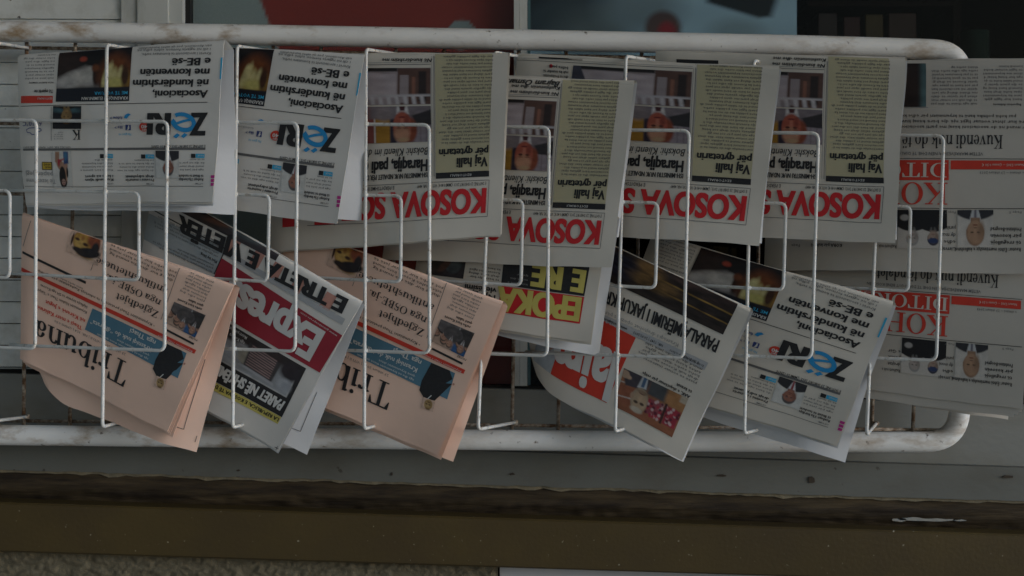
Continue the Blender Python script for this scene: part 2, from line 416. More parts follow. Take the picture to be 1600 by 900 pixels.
# ------------------------------------------------------------------ painting of printed pictures (colours of the print itself)
class Pic:
    def __init__(s, nx, ny, base, seed=0):
        s.x, s.y = np.meshgrid(np.linspace(0, 1, nx), np.linspace(0, 1, ny))
        s.c = np.ones((ny, nx, 3)) * np.array(base); s.nx, s.ny = nx, ny; s.rs = np.random.RandomState(seed)
    def mixin(s, a, col):
        a = np.clip(a, 0, 1)[..., None]; s.c = s.c * (1 - a) + np.array(col) * a; return s
    def ell(s, cx, cy, rx, ry, col, soft=0.15, rot=0):
        c_, s_ = math.cos(rot), math.sin(rot); dx, dy = s.x - cx, s.y - cy
        d = np.sqrt(((dx * c_ + dy * s_) / rx) ** 2 + ((-dx * s_ + dy * c_) / ry) ** 2)
        return s.mixin((1 - d) / soft + 0.5, col)
    def rect(s, x0, y0, x1, y1, col, soft=0.01):
        a = np.minimum(np.minimum(s.x - x0, x1 - s.x), np.minimum(s.y - y0, y1 - s.y))
        return s.mixin(a / soft + 0.5, col)
    def poly(s, pts, col, soft=0.012):
        a = np.full(s.x.shape, 9.0); n_ = len(pts)
        area = sum(pts[i][0] * pts[(i + 1) % n_][1] - pts[(i + 1) % n_][0] * pts[i][1] for i in range(n_))
        for i in range(n_):
            (x0, y0), (x1, y1) = pts[i], pts[(i + 1) % n_]
            L = math.hypot(x1 - x0, y1 - y0) + 1e-9
            a = np.minimum(a, (1 if area > 0 else -1) * ((x1 - x0) * (s.y - y0) - (y1 - y0) * (s.x - x0)) / L)
        return s.mixin(a / soft + 0.5, col)
    def fog(s, amp, scale, seed=0, tint=None):
        """soft blotches"""
        n_ = int(max(2, scale)); g = np.random.RandomState(seed + 17).rand(n_ + 2, n_ + 2)
        u, v = s.x * n_, s.y * n_; i, j = u.astype(int), v.astype(int); fu, fv = u - i, v - j
        fu, fv = fu * fu * (3 - 2 * fu), fv * fv * (3 - 2 * fv)
        val = (g[j, i] * (1 - fu) + g[j, i + 1] * fu) * (1 - fv) + (g[j + 1, i] * (1 - fu) + g[j + 1, i + 1] * fu) * fv
        if tint is None: s.c = s.c * (1 + amp * (val[..., None] * 2 - 1))
        else: s.mixin((val - 0.5) * 2 * amp, tint)
        return s
    def man(s, cx, cy, h, skin=(0.36, 0.18, 0.12), hair=(0.10, 0.08, 0.07), suit=(0.03, 0.03, 0.035), shirt=(0.5, 0.5, 0.52), tie=(0.25, 0.03, 0.04), asp=1.0, bald=False):
        """head and shoulders; h = head height"""
        r = h / 2; rx = r * 0.76 * asp
        s.ell(cx, cy + r * 3.1, rx * 3.4, r * 2.1, suit, 0.06)
        s.poly([(cx - rx * .7, cy + r * 0.95), (cx + rx * .7, cy + r * 0.95), (cx + rx * .1, cy + r * 2.6), (cx - rx * .1, cy + r * 2.6)], shirt, 0.02)
        s.poly([(cx - rx * .16, cy + r * 1.2), (cx + rx * .16, cy + r * 1.2), (cx + rx * .12, cy + r * 2.6), (cx - rx * .12, cy + r * 2.6)], tie, 0.015)
        s.rect(cx - rx * .55, cy + r * .5, cx + rx * .55, cy + r * 1.2, tuple(np.array(skin) * .7), 0.03)
        s.ell(cx, cy - r * .1, rx * 1.08, r * 1.02, hair, 0.12)
        s.ell(cx, cy + r * (.02 if bald else .14), rx * .93, r * (.95 if bald else .88), skin, 0.18)
        s.ell(cx - rx * .95, cy + r * .05, rx * .14, r * .2, tuple(np.array(skin) * .8), 0.3)
        s.ell(cx + rx * .95, cy + r * .05, rx * .14, r * .2, tuple(np.array(skin) * .8), 0.3)
        dk = tuple(np.array(skin) * .28)
        for e in (-1, 1):
            s.ell(cx + e * rx * .38, cy + r * .0, rx * .2, r * .075, dk, 0.5)
            s.ell(cx + e * rx * .38, cy - r * .16, rx * .27, r * .05, tuple(np.array(hair) * 1.2), 0.6)
        s.ell(cx + rx * .05, cy + r * .25, rx * .13, r * .22, tuple(np.array(skin) * 1.2), 0.9)
        s.ell(cx, cy + r * .38, rx * .2, r * .05, tuple(np.array(skin) * .5), 0.7)
        s.ell(cx, cy + r * .6, rx * .3, r * .055, tuple(np.array(skin) * np.array((.55, .35, .35))), 0.5)
        s.ell(cx - rx * .7, cy + r * .35, rx * .3, r * .5, tuple(np.array(skin) * .68), 1.4)
        return s

def pic_fire():
    p = Pic(100, 76, (0.012, 0.010, 0.011))
    p.ell(.9, .75, .2, .3, (.03, .018, .016), .8)
    p.poly([(1.02, .27), (1.02, .44), (.80, .56), (.62, .66), (.52, .62), (.44, .27)], (0.33, 0.31, 0.30), .10)
    p.ell(.68, .45, .2, .13, (.46, .44, .41), .8).ell(.86, .36, .14, .1, (.40, .385, .37), .8).ell(.55, .55, .06, .1, (.42, .40, .37), .7)
    p.ell(.46, .5, .05, .22, (.03, .012, .008), .5).ell(.48, .62, .05, .07, (.13, .04, .015), .7).ell(.65, .80, .05, .05, (.30, .05, .03), .6)
    p.ell(.20, .48, .22, .36, (.16, .045, .012), .6).ell(.14, .38, .16, .18, (.30, .17, .03), .7).ell(.26, .42, .10, .22, (.42, .32, .10), .6)
    for x, y, h_ in ((.34, .40, .16), (.28, .52, .18), (.22, .45, .14), (.14, .50, .12), (.31, .58, .10)): p.ell(x, y, .035, h_, (.56, .50, .24), .9, .12)
    p.ell(.20, .34, .13, .09, (.46, .42, .14), .8).ell(.07, .45, .05, .2, (.05, .02, .01), .7)
    p.fog(0.2, 11, 3).fog(0.12, 24, 4)
    return p.rect(-1, -1, 2, 0.255, (0.014, 0.016, 0.024), 0.012)

def pic_woman():
    p = Pic(46, 84, (0.55, 0.55, 0.525))
    tan = (0.33, 0.19, 0.125)
    p.poly([(.62, .98), (.84, .98), (.86, .70), (.64, .62)], tan, .04).ell(.56, .60, .24, .13, tan, .25, .4).rect(.26, .14, .42, .62, tan, .06).ell(.36, .60, .16, .10, (.36, .21, .15), .4)
    p.poly([(.16, .98), (.42, .98), (.40, .64), (.16, .66)], (0.03, 0.06, 0.17), .05).ell(.30, .86, .1, .12, (.05, .15, .27), .6)
    p.poly([(.36, .80), (.72, .76), (.70, .66), (.40, .76)], (0.32, 0.04, 0.045), .05).ell(.66, .68, .05, .1, (.33, .03, .04), .5)
    p.ell(.50, .30, .17, .28, (0.016, 0.013, 0.013), .15).ell(.46, .13, .17, .115, (.016, .012, .012), .2).ell(.24, .42, .05, .14, (.02, .016, .016), .4)
    p.ell(.46, .16, .10, .085, (0.37, 0.23, 0.19), .3).ell(.42, .18, .03, .012, (.05, .03, .03), .6).ell(.51, .18, .03, .012, (.05, .03, .03), .6).ell(.46, .115, .04, .012, (.2, .06, .06), .6)
    return p.fog(.08, 9, 2)

def pic_statue():
    p = Pic(40, 34, (0.016, 0.016, 0.02))
    p.ell(0.5, 0.82, 0.5, 0.12, (0.05, 0.11, 0.13), 0.9).man(0.52, 0.55, 0.62, (0.27, 0.17, 0.07), (0.09, 0.05, 0.02), (0.02, 0.016, 0.014), (0.2, .13, .06), (.02, .02, .02), 0.75)
    return p.fog(0.25, 8, 4)

def pic_suit(seed=0, bg=(0.55, 0.55, 0.525), cx=.46, cy=.36, h=.5, asp=1.15, **k):
    p = Pic(40, 52, bg); p.man(cx, cy, h, asp=asp, **k); return p.fog(.12, 8, seed)

def pic_board():      # upper half of the two-part picture: a board before brown pillars and a white balustrade
    p = Pic(100, 40, (0.30, 0.255, 0.265))
    p.rect(0, 0.0, 0.30, 1.0, (0.10, 0.055, 0.045)).rect(0.04, .08, .11, .9, (0.03, 0.022, 0.022)).rect(.20, .05, .28, .8, (.28, .24, .25)).rect(0.14, .2, .17, .75, (0.22, 0.10, 0.07))
    p.poly([(0.31, 0.2), (1.0, 0.03), (1.0, 0.95), (0.31, 0.82)], (0.40, 0.35, 0.37))
    p.rect(0.3, 0.9, 1.0, 1.02, (0.02, 0.018, 0.018), 0.02).poly([(0.88, 0.6), (1.01, 0.5), (1.01, 1.01), (0.94, 1.01)], (0.05, 0.05, 0.07))
    for i in range(7): p.poly([(0.05 + i * .075, 0), (0.085 + i * .075, 0), (0.10 + i * .075, 0.24), (0.065 + i * .075, 0.24)], (0.47, 0.45, 0.47) if i % 1 == 0 else (0, 0, 0), 0.02)
    p.rect(0, 0.22, 0.58, 0.28, (0.42, 0.40, 0.42), 0.02).ell(.8, .45, .02, .14, (.06, .06, .07), .5).ell(.84, .44, .015, .12, (.06, .06, .07), .5)
    return p.fog(.16, 9, 8)

def pic_minister():
    p = Pic(130, 50, (0.20, 0.165, 0.18))
    p.rect(.365, -.1, .50, .9, (0.36, 0.19, 0.03), .012).rect(.515, -.1, 1.1, 1.1, (0.24, 0.075, 0.065), .01).rect(.50, -.1, .515, 1.1, (.5, .48, .46), .006).rect(.72, -.1, .9, 1.1, (.34, .19, .05), .02)
    p.rect(-.1, -.1, .155, .50, (0.245, 0.21, 0.235), .02).rect(.04, -.1, .05, .5, (.18, .15, .17), .01).rect(.09, -.1, .10, .5, (.18, .15, .17), .01)
    p.rect(.31, -.1, .37, .72, (.030, .024, .04), .02)
    p.rect(-.1, .66, .56, 1.1, (0.175, 0.15, 0.165), .05).poly([(-.05, .46), (.16, .50), (.17, .74), (-.05, .95)], (.03, .027, .03), .03).ell(.42, .8, .07, .2, (.22, .19, .20), .7)
    p.ell(.20, .34, .075, .36, (.20, .05, .025), .3)
    p.poly([(.195, .78), (.31, .78), (.30, 1.02), (.21, 1.02)], (.50, .49, .50), .02).poly([(.235, .88), (.275, .88), (.285, 1.02), (.225, 1.02)], (.06, .02, .025), .015)
    p.ell(.258, .44, .082, .42, (.33, .085, .055), .18).ell(.262, .25, .07, .24, (.42, .22, .14), .5).ell(.25, .08, .05, .06, (.36, .24, .14), .8)
    for e in (-1, 1): p.ell(.258 + e * .032, .46, .018, .035, (.07, .018, .015), .6).ell(.258 + e * .034, .39, .025, .02, (.22, .08, .05), .7)
    p.ell(.258, .58, .014, .1, (.46, .16, .11), .9).ell(.258, .70, .032, .025, (.13, .02, .02), .6).ell(.215, .62, .02, .14, (.22, .05, .035), .9)
    return p.fog(.14, 12, 9).fog(.08, 26, 3)

def pic_tan_head():
    p = Pic(60, 60, (0.61, 0.425, 0.33))
    p.ell(.45, .12, .26, .09, (.34, .22, .10), .5)
    p.ell(.48, .52, .40, .46, (0.15, 0.045, 0.022), .10).ell(.60, .50, .27, .33, (0.42, 0.235, 0.055), .3).ell(.66, .42, .16, .16, (.54, .34, .10), .9)
    p.ell(.30, .68, .18, .22, (.24, .065, .03), .6).ell(.36, .25, .36, .15, (.022, .018, .02), .25, -.35).ell(.20, .45, .10, .22, (.025, .02, .022), .4).ell(.68, .20, .16, .08, (.03, .02, .018), .5)
    p.ell(.50, .46, .08, .05, (.05, .02, .012), .7).ell(.76, .52, .07, .045, (.06, .025, .014), .7).ell(.62, .62, .05, .08, (.30, .14, .04), .9).ell(.44, .80, .12, .05, (.05, .02, .015), .6, .3).ell(.9, .45, .03, .2, (.07, .03, .02), .5)
    return p.fog(.22, 12, 5)

def pic_crowd(seed=0, tan=True):
    p = Pic(54, 40, (0.36, 0.25, 0.19) if tan else (.2, .16, .14))
    rs = np.random.RandomState(seed)
    p.rect(-.1, -.1, .42, .36, (0.03, 0.09, 0.22), .08).rect(.2, .3, .7, .9, (0.09, 0.07, 0.07), .1)
    for i in range(9): p.man(rs.rand(), 0.15 + .55 * rs.rand(), 0.26 + .08 * rs.rand(), (0.36, 0.20, 0.14), (.08, .06, .05), tuple(np.array((.9, .8, .8)) * (rs.rand() * .10 + .03)), (.4, .4, .4), (.1, .05, .05), 0.8)
    return p.fog(.3, 12, seed)

def pic_speaker():     # head of the man printed beside the blue box
    p = Pic(24, 26, (0.61, 0.425, 0.33))
    p.ell(.5, .5, .36, .46, (.30, .19, .075), .2).ell(.56, .42, .22, .22, (.40, .27, .12), .9).ell(.4, .5, .1, .06, (.1, .05, .03), .6).ell(.66, .5, .1, .06, (.1, .05, .03), .6).ell(.5, .72, .14, .05, (.13, .06, .03), .6).ell(.5, .1, .2, .1, (.2, .12, .05), .6)
    return p.fog(.15, 6, 2)

def pic_express():
    p = Pic(120, 84, (0.022, 0.022, 0.024))
    p.rect(0.05, 0.36, 0.97, 0.97, (.5, .5, .5), .008).rect(0.06, 0.375, 0.96, 0.955, (0.27, 0.285, 0.30), .01)
    p.ell(.5, .98, .6, .16, (.035, .03, .03), .35).ell(.12, .80, .12, .16, (.03, .025, .03), .5).ell(.34, .86, .1, .12, (.04, .03, .03), .6).ell(.86, .88, .16, .12, (.04, .036, .036), .5)
    p.poly([(.26, .46), (.62, .50), (.62, .90), (.24, .84)], (0.055, 0.05, 0.052), .015)
    for i in range(9): p.poly([(.29, .50 + i * .042), (.58, .53 + i * .042), (.58, .548 + i * .042), (.29, .518 + i * .042)], (0.30, 0.20, 0.19), .01)
    p.poly([(.60, .50), (.70, .56), (.70, .74), (.60, .80)], (.30, .28, .23), .02).poly([(.22, .42), (.66, .46), (.64, .50), (.24, .47)], (.33, .34, .36), .015)
    p.ell(.82, .55, .12, .14, (.36, .385, .42), .8).ell(.12, .52, .07, .12, (.33, .35, .38), .7)
    return p.fog(.18, 16, 6)

def pic_dark_man():
    p = Pic(80, 50, (0.035, 0.03, 0.033))
    p.ell(.75, .5, .25, .5, (.05, .035, .03), .5).ell(.32, .7, .22, .5, (0.07, 0.085, 0.09), .3).ell(.55, .5, .10, .35, (.10, .05, .035), .5, .4)
    return p.fog(.4, 8, 3)

def pic_gold():
    p = Pic(110, 50, (0.022, 0.016, 0.014))
    p.poly([(-.1, .56), (1.1, .66), (1.1, .69), (-.1, .60)], (0.25, 0.15, 0.035), .015).poly([(-.1, .28), (1.1, .40), (1.1, .425), (-.1, .315)], (0.22, 0.13, 0.03), .012)
    p.poly([(0.45, .30), (1.1, .34), (1.1, .42), (.45, .42)], (0.07, 0.045, 0.02), .05).ell(.56, .62, .10, .3, (0.15, 0.085, 0.03), .8).ell(.75, .5, .14, .3, (.02, .02, .035), .5)
    p.ell(.5, .45, .16, .18, (.12, .07, .025), .8).rect(.0, .66, .42, 1.1, (.03, .018, .015), .03)
    return p.fog(.5, 16, 7).fog(.3, 30, 2)

def pic_parliament():
    p = Pic(100, 66, (0.27, 0.115, 0.06))
    p.rect(-.1, -.1, 1.1, .20, (0.25, 0.095, 0.05), .02).rect(-.1, .64, .34, 1.1, (0.33, 0.165, 0.07), .04).rect(.70, .18, 1.1, .62, (.25, .09, .05), .03).poly([(.72, .36), (1.02, .28), (1.02, .31), (.72, .40)], (.42, .36, .33), .01).poly([(.78, .70), (1.02, .64), (1.02, .67), (.78, .74)], (.42, .36, .33), .01)
    p.rect(.30, .66, .58, 1.1, (.06, .065, .07), .06).rect(-.02, .84, .1, 1.1, (.42, .36, .28), .03)
    p.rect(.02, .18, .23, .62, (.28, .03, .05), .02).rect(.28, .22, .52, .60, (.24, .055, .07), .03)
    for i in range(60): p.ell(.02 + .5 * p.rs.rand(), .20 + .42 * p.rs.rand(), .022, .035, (.50, .36, .36) if i % 3 == 0 else (.34, .03, .05) if i % 3 == 1 else (.10, .015, .03), .7)
    p.rect(.235, .15, .272, .66, (.05, .02, .02), .012)
    p.poly([(.60, .70), (.92, .62), (1.02, 1.02), (.56, 1.02)], (.05, .045, .055), .03).poly([(.60, .74), (.74, .70), (.70, 1.02), (.62, 1.02)], (.42, .44, .46), .02).poly([(.64, .76), (.69, .75), (.68, 1.02), (.63, 1.02)], (.06, .11, .19), .015)
    p.ell(.96, .88, .07, .10, (.40, .28, .20), .3).ell(.90, .84, .05, .05, (.40, .28, .20), .5)
    p.ell(.655, .42, .135, .31, (.30, .24, .17), .12).ell(.645, .40, .11, .26, (.40, .29, .19), .35).ell(.66, .17, .10, .07, (.42, .37, .30), .5).ell(.78, .46, .03, .08, (.33, .22, .15), .4)
    p.ell(.60, .36, .035, .035, (.06, .04, .03), .6).ell(.70, .35, .035, .035, (.06, .04, .03), .6).ell(.645, .48, .03, .08, (.45, .32, .21), .9).ell(.64, .60, .05, .022, (.16, .07, .05), .6).ell(.64, .64, .09, .04, (.22, .15, .10), .8)
    return p.fog(.14, 14, 4)

def pic_blue_shirt():
    p = Pic(40, 36, (0.40, 0.44, 0.48))
    p.ell(.42, .72, .2, .22, (.30, .18, .13), .3).ell(.42, .85, .24, .16, (.03, .02, .02), .3).rect(.55, .6, 1.1, 1.1, (.06, .06, .08), .05)
    return p.fog(.15, 7, 2)

def pic_two_men():
    p = Pic(70, 64, (0.52, 0.49, 0.45))
    p.man(.28, .26, .34, (.34, .25, .2), (.04, .04, .06), (.014, .014, .016), (.1, .1, .1), (.02, .02, .02), .85).man(.70, .26, .36, (.38, .33, .30), (.30, .29, .28), (.014, .014, .016), (.12, .12, .12), (.02, .02, .02), .85)
    p.rect(-.1, .55, 1.1, 1.1, (.014, .014, .016), .03).ell(.28, .2, .1, .07, (.03, .05, .13), .4).ell(.85, .8, .09, .08, (.35, .34, .33), .4)
    return p

def pic_strip():
    p = Pic(40, 30, (0.028, 0.018, 0.016)); p.rect(-.1, -.1, .06, 1.1, (.09, .16, .17), .05).rect(.3, -.1, .45, 1.1, (.05, .03, .03), .2); return p.fog(.3, 6, 1)

# ------------------------------------------------------------------ lettering
def ringpoly(cx, cy, rx, ry, tx, ty, a0=0, a1=360, n=20):
    """elliptic stroke, thick at the sides (tx), thin at top and bottom (ty)"""
    n = max(4, int(n * abs(a1 - a0) / 360)); v = []; f = []
    for i in range(n + 1):
        a = math.radians(a0 + (a1 - a0) * i / n)
        v += [(cx + rx * math.cos(a), cy + ry * math.sin(a)), (cx + (rx - tx) * math.cos(a), cy + (ry - ty) * math.sin(a))]
    for i in range(n): f.append((2 * i, 2 * i + 1, 2 * i + 3, 2 * i + 2))
    return v, f
def R_(x0, y0, x1, y1): return [(x0, y0), (x1, y0), (x1, y1), (x0, y1)], [(0, 1, 2, 3)]
def P_(*p): return list(p), [tuple(range(len(p)))]
def dot(cx, cy, r): return [(cx + r * math.cos(a), cy + r * math.sin(a)) for a in [i * math.pi / 6 for i in range(12)]], [tuple(range(12))]
X = 0.68                                                      # x-height of the serif letters
def sf(x0, x1, y=0.0): return R_(x0, y, x1, y + 0.045)
def tsl(x, y): return P_((x - .09, y - .07), (x, y - .11), (x + .02, y), (x, y))
SERIF = {
 'T': (.88, [R_(.37, .03, .51, .97), sf(.24, .64), R_(.03, .945, .85, 1), P_((.03, .95), (.03, .70), (.07, .70), (.17, .95)), P_((.85, .95), (.71, .95), (.81, .70), (.85, .70))]),
 'r': (.52, [R_(.10, .03, .24, X), sf(.02, .35), tsl(.10, X), ringpoly(.37, .44, .15, .23, .06, .09, 60, 180), dot(.43, .585, .075)]),
 'i': (.34, [R_(.10, .03, .24, X), sf(.02, .32), tsl(.10, X), dot(.17, .90, .085)]),
 'ı': (.34, [R_(.10, .03, .24, X), sf(.02, .32), tsl(.10, X)]),
 'b': (.66, [R_(.08, .02, .22, 1), tsl(.08, 1), ringpoly(.36, .335, .27, .355, .145, .05)]),
 'd': (.68, [R_(.44, .02, .58, 1), sf(.50, .67), tsl(.44, 1), ringpoly(.30, .335, .27, .355, .145, .05)]),
 'h': (.72, [R_(.08, .03, .22, 1), sf(.01, .31), tsl(.08, 1), R_(.47, .03, .61, .45), sf(.40, .70), ringpoly(.385, .44, .225, .25, .14, .07, 0, 165)]),
 'n': (.72, [R_(.08, .03, .22, X), sf(.01, .31), tsl(.08, X), R_(.47, .03, .61, .45), sf(.40, .70), ringpoly(.385, .44, .225, .25, .14, .07, 0, 165)]),
 'm': (1.02, [R_(.08, .03, .22, X), sf(.01, .31), tsl(.08, X), R_(.43, .03, .57, .45), sf(.37, .65), R_(.78, .03, .92, .45), sf(.72, 1.0), ringpoly(.36, .44, .205, .25, .14, .07, 0, 165), ringpoly(.72, .44, .20, .25, .14, .07, 0, 165)]),
 'u': (.72, [R_(.10, .22, .24, X), tsl(.10, X), R_(.47, .0, .61, X), tsl(.47, X), sf(.55, .70), ringpoly(.325, .23, .225, .245, .14, .07, 180, 345)]),
 'a': (.60, [ringpoly(.25, .19, .21, .205, .13, .05), R_(.38, .03, .52, .46), P_((.50, .10), (.62, .05), (.60, .0), (.48, .0)), ringpoly(.31, .46, .21, .23, .13, .055, 0, 160), dot(.16, .50, .075)]),
 'e': (.58, [ringpoly(.29, .335, .26, .355, .145, .05, 0, 325), R_(.12, .34, .54, .39)]),
 'o': (.64, [ringpoly(.32, .335, .29, .355, .145, .045)]),
 'c': (.54, [ringpoly(.30, .335, .27, .355, .145, .05, 45, 320), dot(.44, .55, .07)]),
 's': (.50, [ringpoly(.25, .505, .19, .185, .10, .06, 20, 270), ringpoly(.25, .185, .20, .195, .10, .06, -90, 160), R_(.24, .29, .26, .41), P_((.10, .45), (.20, .30), (.42, .22), (.34, .40))]),
 't': (.42, [R_(.12, .12, .26, .9), R_(.01, .63, .40, .68), ringpoly(.28, .16, .16, .17, .12, .06, 180, 320)]),
 'v': (.66, [P_((.06, X), (.22, X), (.40, .12), (.33, .0), (.30, .0)), P_((.52, X), (.58, X), (.35, .0), (.32, .06)), sf(-.01, .31, X - .045), sf(.44, .68, X - .045)]),
 'k': (.70, [R_(.08, .03, .22, 1), sf(.01, .31), tsl(.08, 1), P_((.22, .26), (.50, .64), (.57, .64), (.22, .18)), P_((.30, .36), (.42, .46), (.66, .03), (.49, .03)), sf(.42, .72), sf(.40, .64, .635)]),
 'j': (.34, [R_(.10, -.10, .24, X), tsl(.10, X), dot(.17, .90, .085), ringpoly(.06, -.10, .18, .16, .13, .05, 270, 360), dot(.0, -.20, .065)]),
 'g': (.62, [ringpoly(.28, .45, .22, .24, .12, .05), ringpoly(.29, -.08, .27, .17, .09, .05), P_((.12, .24), (.22, .24), (.20, .06), (.10, .06)), R_(.14, .04, .42, .13), dot(.54, .62, .06)]),
 'p': (.68, [R_(.08, -.28, .22, X), sf(.01, .31, -.30), tsl(.08, X), ringpoly(.36, .335, .27, .355, .145, .05)]),
 'l': (.34, [R_(.10, .03, .24, 1), sf(.02, .32), tsl(.10, 1)]),
 'Z': (.76, [R_(.05, .0, .70, .06), R_(.07, .94, .71, 1), P_((.05, .0), (.24, .0), (.71, 1.0), (.53, 1.0)), P_((.70, .0), (.64, .06), (.66, .26), (.70, .26)), P_((.07, 1.0), (.13, .94), (.10, .74), (.07, .74))]),
 'O': (.88, [ringpoly(.44, .5, .40, .52, .155, .045, n=30)]),
 'S': (.64, [ringpoly(.32, .735, .23, .285, .12, .06, 25, 270), ringpoly(.32, .275, .25, .295, .12, .06, -90, 160), P_((.12, .66), (.26, .46), (.52, .30), (.40, .56)), R_(.52, .72, .555, .98), R_(.065, .02, .10, .28)]),
 'B': (.74, [R_(.12, .03, .27, .97), sf(.03, .35), sf(.03, .35, .955), ringpoly(.34, .745, .27, .255, .14, .05, -90, 90), ringpoly(.35, .26, .31, .26, .15, .05, -90, 90), R_(.26, .0, .36, .05), R_(.26, .49, .36, .535), R_(.26, .95, .36, 1.0)]),
 'E': (.72, [R_(.12, .03, .27, .97), R_(.03, 0, .66, .05), R_(.03, .95, .64, 1), R_(.26, .49, .50, .54), R_(.46, .40, .50, .63), P_((.66, .04), (.58, .04), (.62, .27), (.66, .27)), P_((.64, .96), (.56, .96), (.60, .75), (.64, .75))]),
 'R': (.80, [R_(.12, .03, .27, .97), sf(.03, .36), sf(.03, .36, .955), ringpoly(.34, .735, .29, .265, .15, .05, -90, 90), R_(.26, .47, .36, .52), R_(.26, .95, .36, 1), P_((.34, .49), (.50, .49), (.78, .0), (.60, .0)), sf(.62, .84)]),
 'D': (.86, [R_(.12, .03, .27, .97), R_(.03, 0, .40, .045), R_(.03, .955, .40, 1), ringpoly(.38, .5, .42, .5, .155, .045, -90, 90)]),
 'I': (.40, [R_(.12, .03, .27, .97), sf(.02, .37), sf(.02, .37, .955)]),
 'H': (.92, [R_(.12, .03, .27, .97), R_(.64, .03, .79, .97), sf(.02, .37), sf(.02, .37, .955), sf(.54, .89), sf(.54, .89, .955), R_(.26, .48, .65, .53)]),
 'A': (.84, [P_((.06, .03), (.11, .03), (.44, .92), (.40, 1.0)), P_((.56, .03), (.74, .03), (.46, 1.0), (.38, 1.0)), R_(.22, .31, .60, .36), sf(.0, .22), sf(.47, .82)]),
 'K': (.88, [R_(.12, .03, .27, .97), sf(.02, .38), sf(.02, .38, .955), P_((.27, .40), (.66, .97), (.73, .97), (.27, .32)), P_((.36, .50), (.48, .62), (.86, .03), (.67, .03)), sf(.58, .90), sf(.56, .84, .955)]),
 'N': (.9, [R_(.12, .03, .18, .97), R_(.70, .03, .76, .97), P_((.10, 1), (.27, 1), (.76, 0), (.70, 0)), sf(.02, .28), sf(.6, .86, .955)]),
 '-': (.40, [R_(.06, .26, .34, .33)]), ',': (.26, [dot(.13, .06, .075), P_((.20, .06), (.08, -.17), (.13, .0))]), '.': (.26, [dot(.13, .06, .075)]),
 '“': (.4, [dot(.1, .9, .06), dot(.26, .9, .06)]), ' ': (.28, []),
}
for base, new in (('e', 'ë'), ('E', 'Ë')):
    w_, pr = SERIF[base]; yy = .90 if base == 'e' else 1.17
    SERIF[new] = (w_, pr + [dot(.17, yy, .075), dot(.41, yy, .075)])

_cache = {}
def serif_text(s):
    k = ('serif', s)
    if k not in _cache:
        v, f, z = [], [], []; x = 0
        for ch in s:
            w_, prims = SERIF.get(ch, SERIF['o'])
            for i, (pv, pf) in enumerate(prims):
                o = len(v); v += [(a + x, b) for a, b in pv]; f += [tuple(o + q for q in t_) for t_ in pf]; z += [i * 0.00003] * len(pv)
            x += w_
        _cache[k] = (np.array(v), f, x, np.array(z))
    return _cache[k]

_tmp = bpy.data.curves.new('lettering', 'FONT'); _to = bpy.data.objects.new('lettering', _tmp); COL.objects.link(_to)
def sans_text(s, bold=0.0, res=2, shear=0.0, space=1.0):
    k = (s, bold, res, shear, space)
    if k not in _cache:
        _tmp.body = s; _tmp.size = 1; _tmp.offset = 0.022 if bold >= 0.05 else min(bold, 0.006); _tmp.resolution_u = res if bold < 0.05 else 5; _tmp.shear = shear; _tmp.fill_mode = 'BOTH'; _tmp.space_character = space
        dg = bpy.context.evaluated_depsgraph_get(); ev = _to.evaluated_get(dg)
        me = ev.to_mesh()
        v = np.array([tuple(p.co)[:2] for p in me.vertices]) if len(me.vertices) else np.zeros((0, 2)); f = [tuple(p.vertices) for p in me.polygons]
        ev.to_mesh_clear()
        z = np.zeros(len(v))
        if len(v):
            v = v / 0.70; v[:, 0] -= v[:, 0].min()
            if bold >= 0.02:                                 # heavier strokes: the letters set again a hair to each side
                b_ = (bold - .022 if bold >= .05 else bold) * 1.15; sh = [(-b_, -b_ * .3), (b_, -b_ * .3), (b_, b_ * .3), (-b_, b_ * .3), (0, 0)] if res > 1 else [(-b_, 0), (b_, 0)]
                n_ = len(v); v = np.vstack([v + np.array(q) for q in sh]); f = [tuple(a + i * n_ for a in g) for i in range(len(sh)) for g in f]
                z = np.repeat(np.arange(len(sh)) * 0.00004, n_)
        _cache[k] = (v, f, v[:, 0].max() if len(v) else 1.0, z)
    return _cache[k]

WORDS = ('në Kosovë është nga për një me të dhe kanë qenë sipas kësaj qeveria tha dje drejt ligjit ka thënë se kryeministri do të jetë nuk mund edhe pas kur '
         'zgjedhje gjykata komunave serbe asociacioni pjesë vendit politike shtet ditë parti kuvendi votuar takim dialog marrëveshje sot kohë tjetër bërë janë këto').split()
def words(n, rs):
    out = ''
    while len(out) < n: out += WORDS[rs.randint(len(WORDS))] + ' '
    return out[:n].strip()

def inv_quad(q, W, H):
    """photo point on the reference sheet -> reading coordinates (x right, y down) of its page, in mm"""
    TL, TR, BR, BL = [np.array(p, float) for p in q]
    def fn(px, py):
        s, t = 0.5, 0.5; p = np.array([px, py], float)
        for _ in range(30):
            e = (1 - s) * (1 - t) * TL + s * (1 - t) * TR + s * t * BR + (1 - s) * t * BL - p
            ds = (1 - t) * (TR - TL) + t * (BR - BL); dt = (1 - s) * (BL - TL) + s * (BR - TR)
            J = np.array([ds, dt]).T; d = np.linalg.solve(J, -e); s += d[0]; t += d[1]
        return np.array([(1 - s) * W, (1 - t) * H])
    return fn

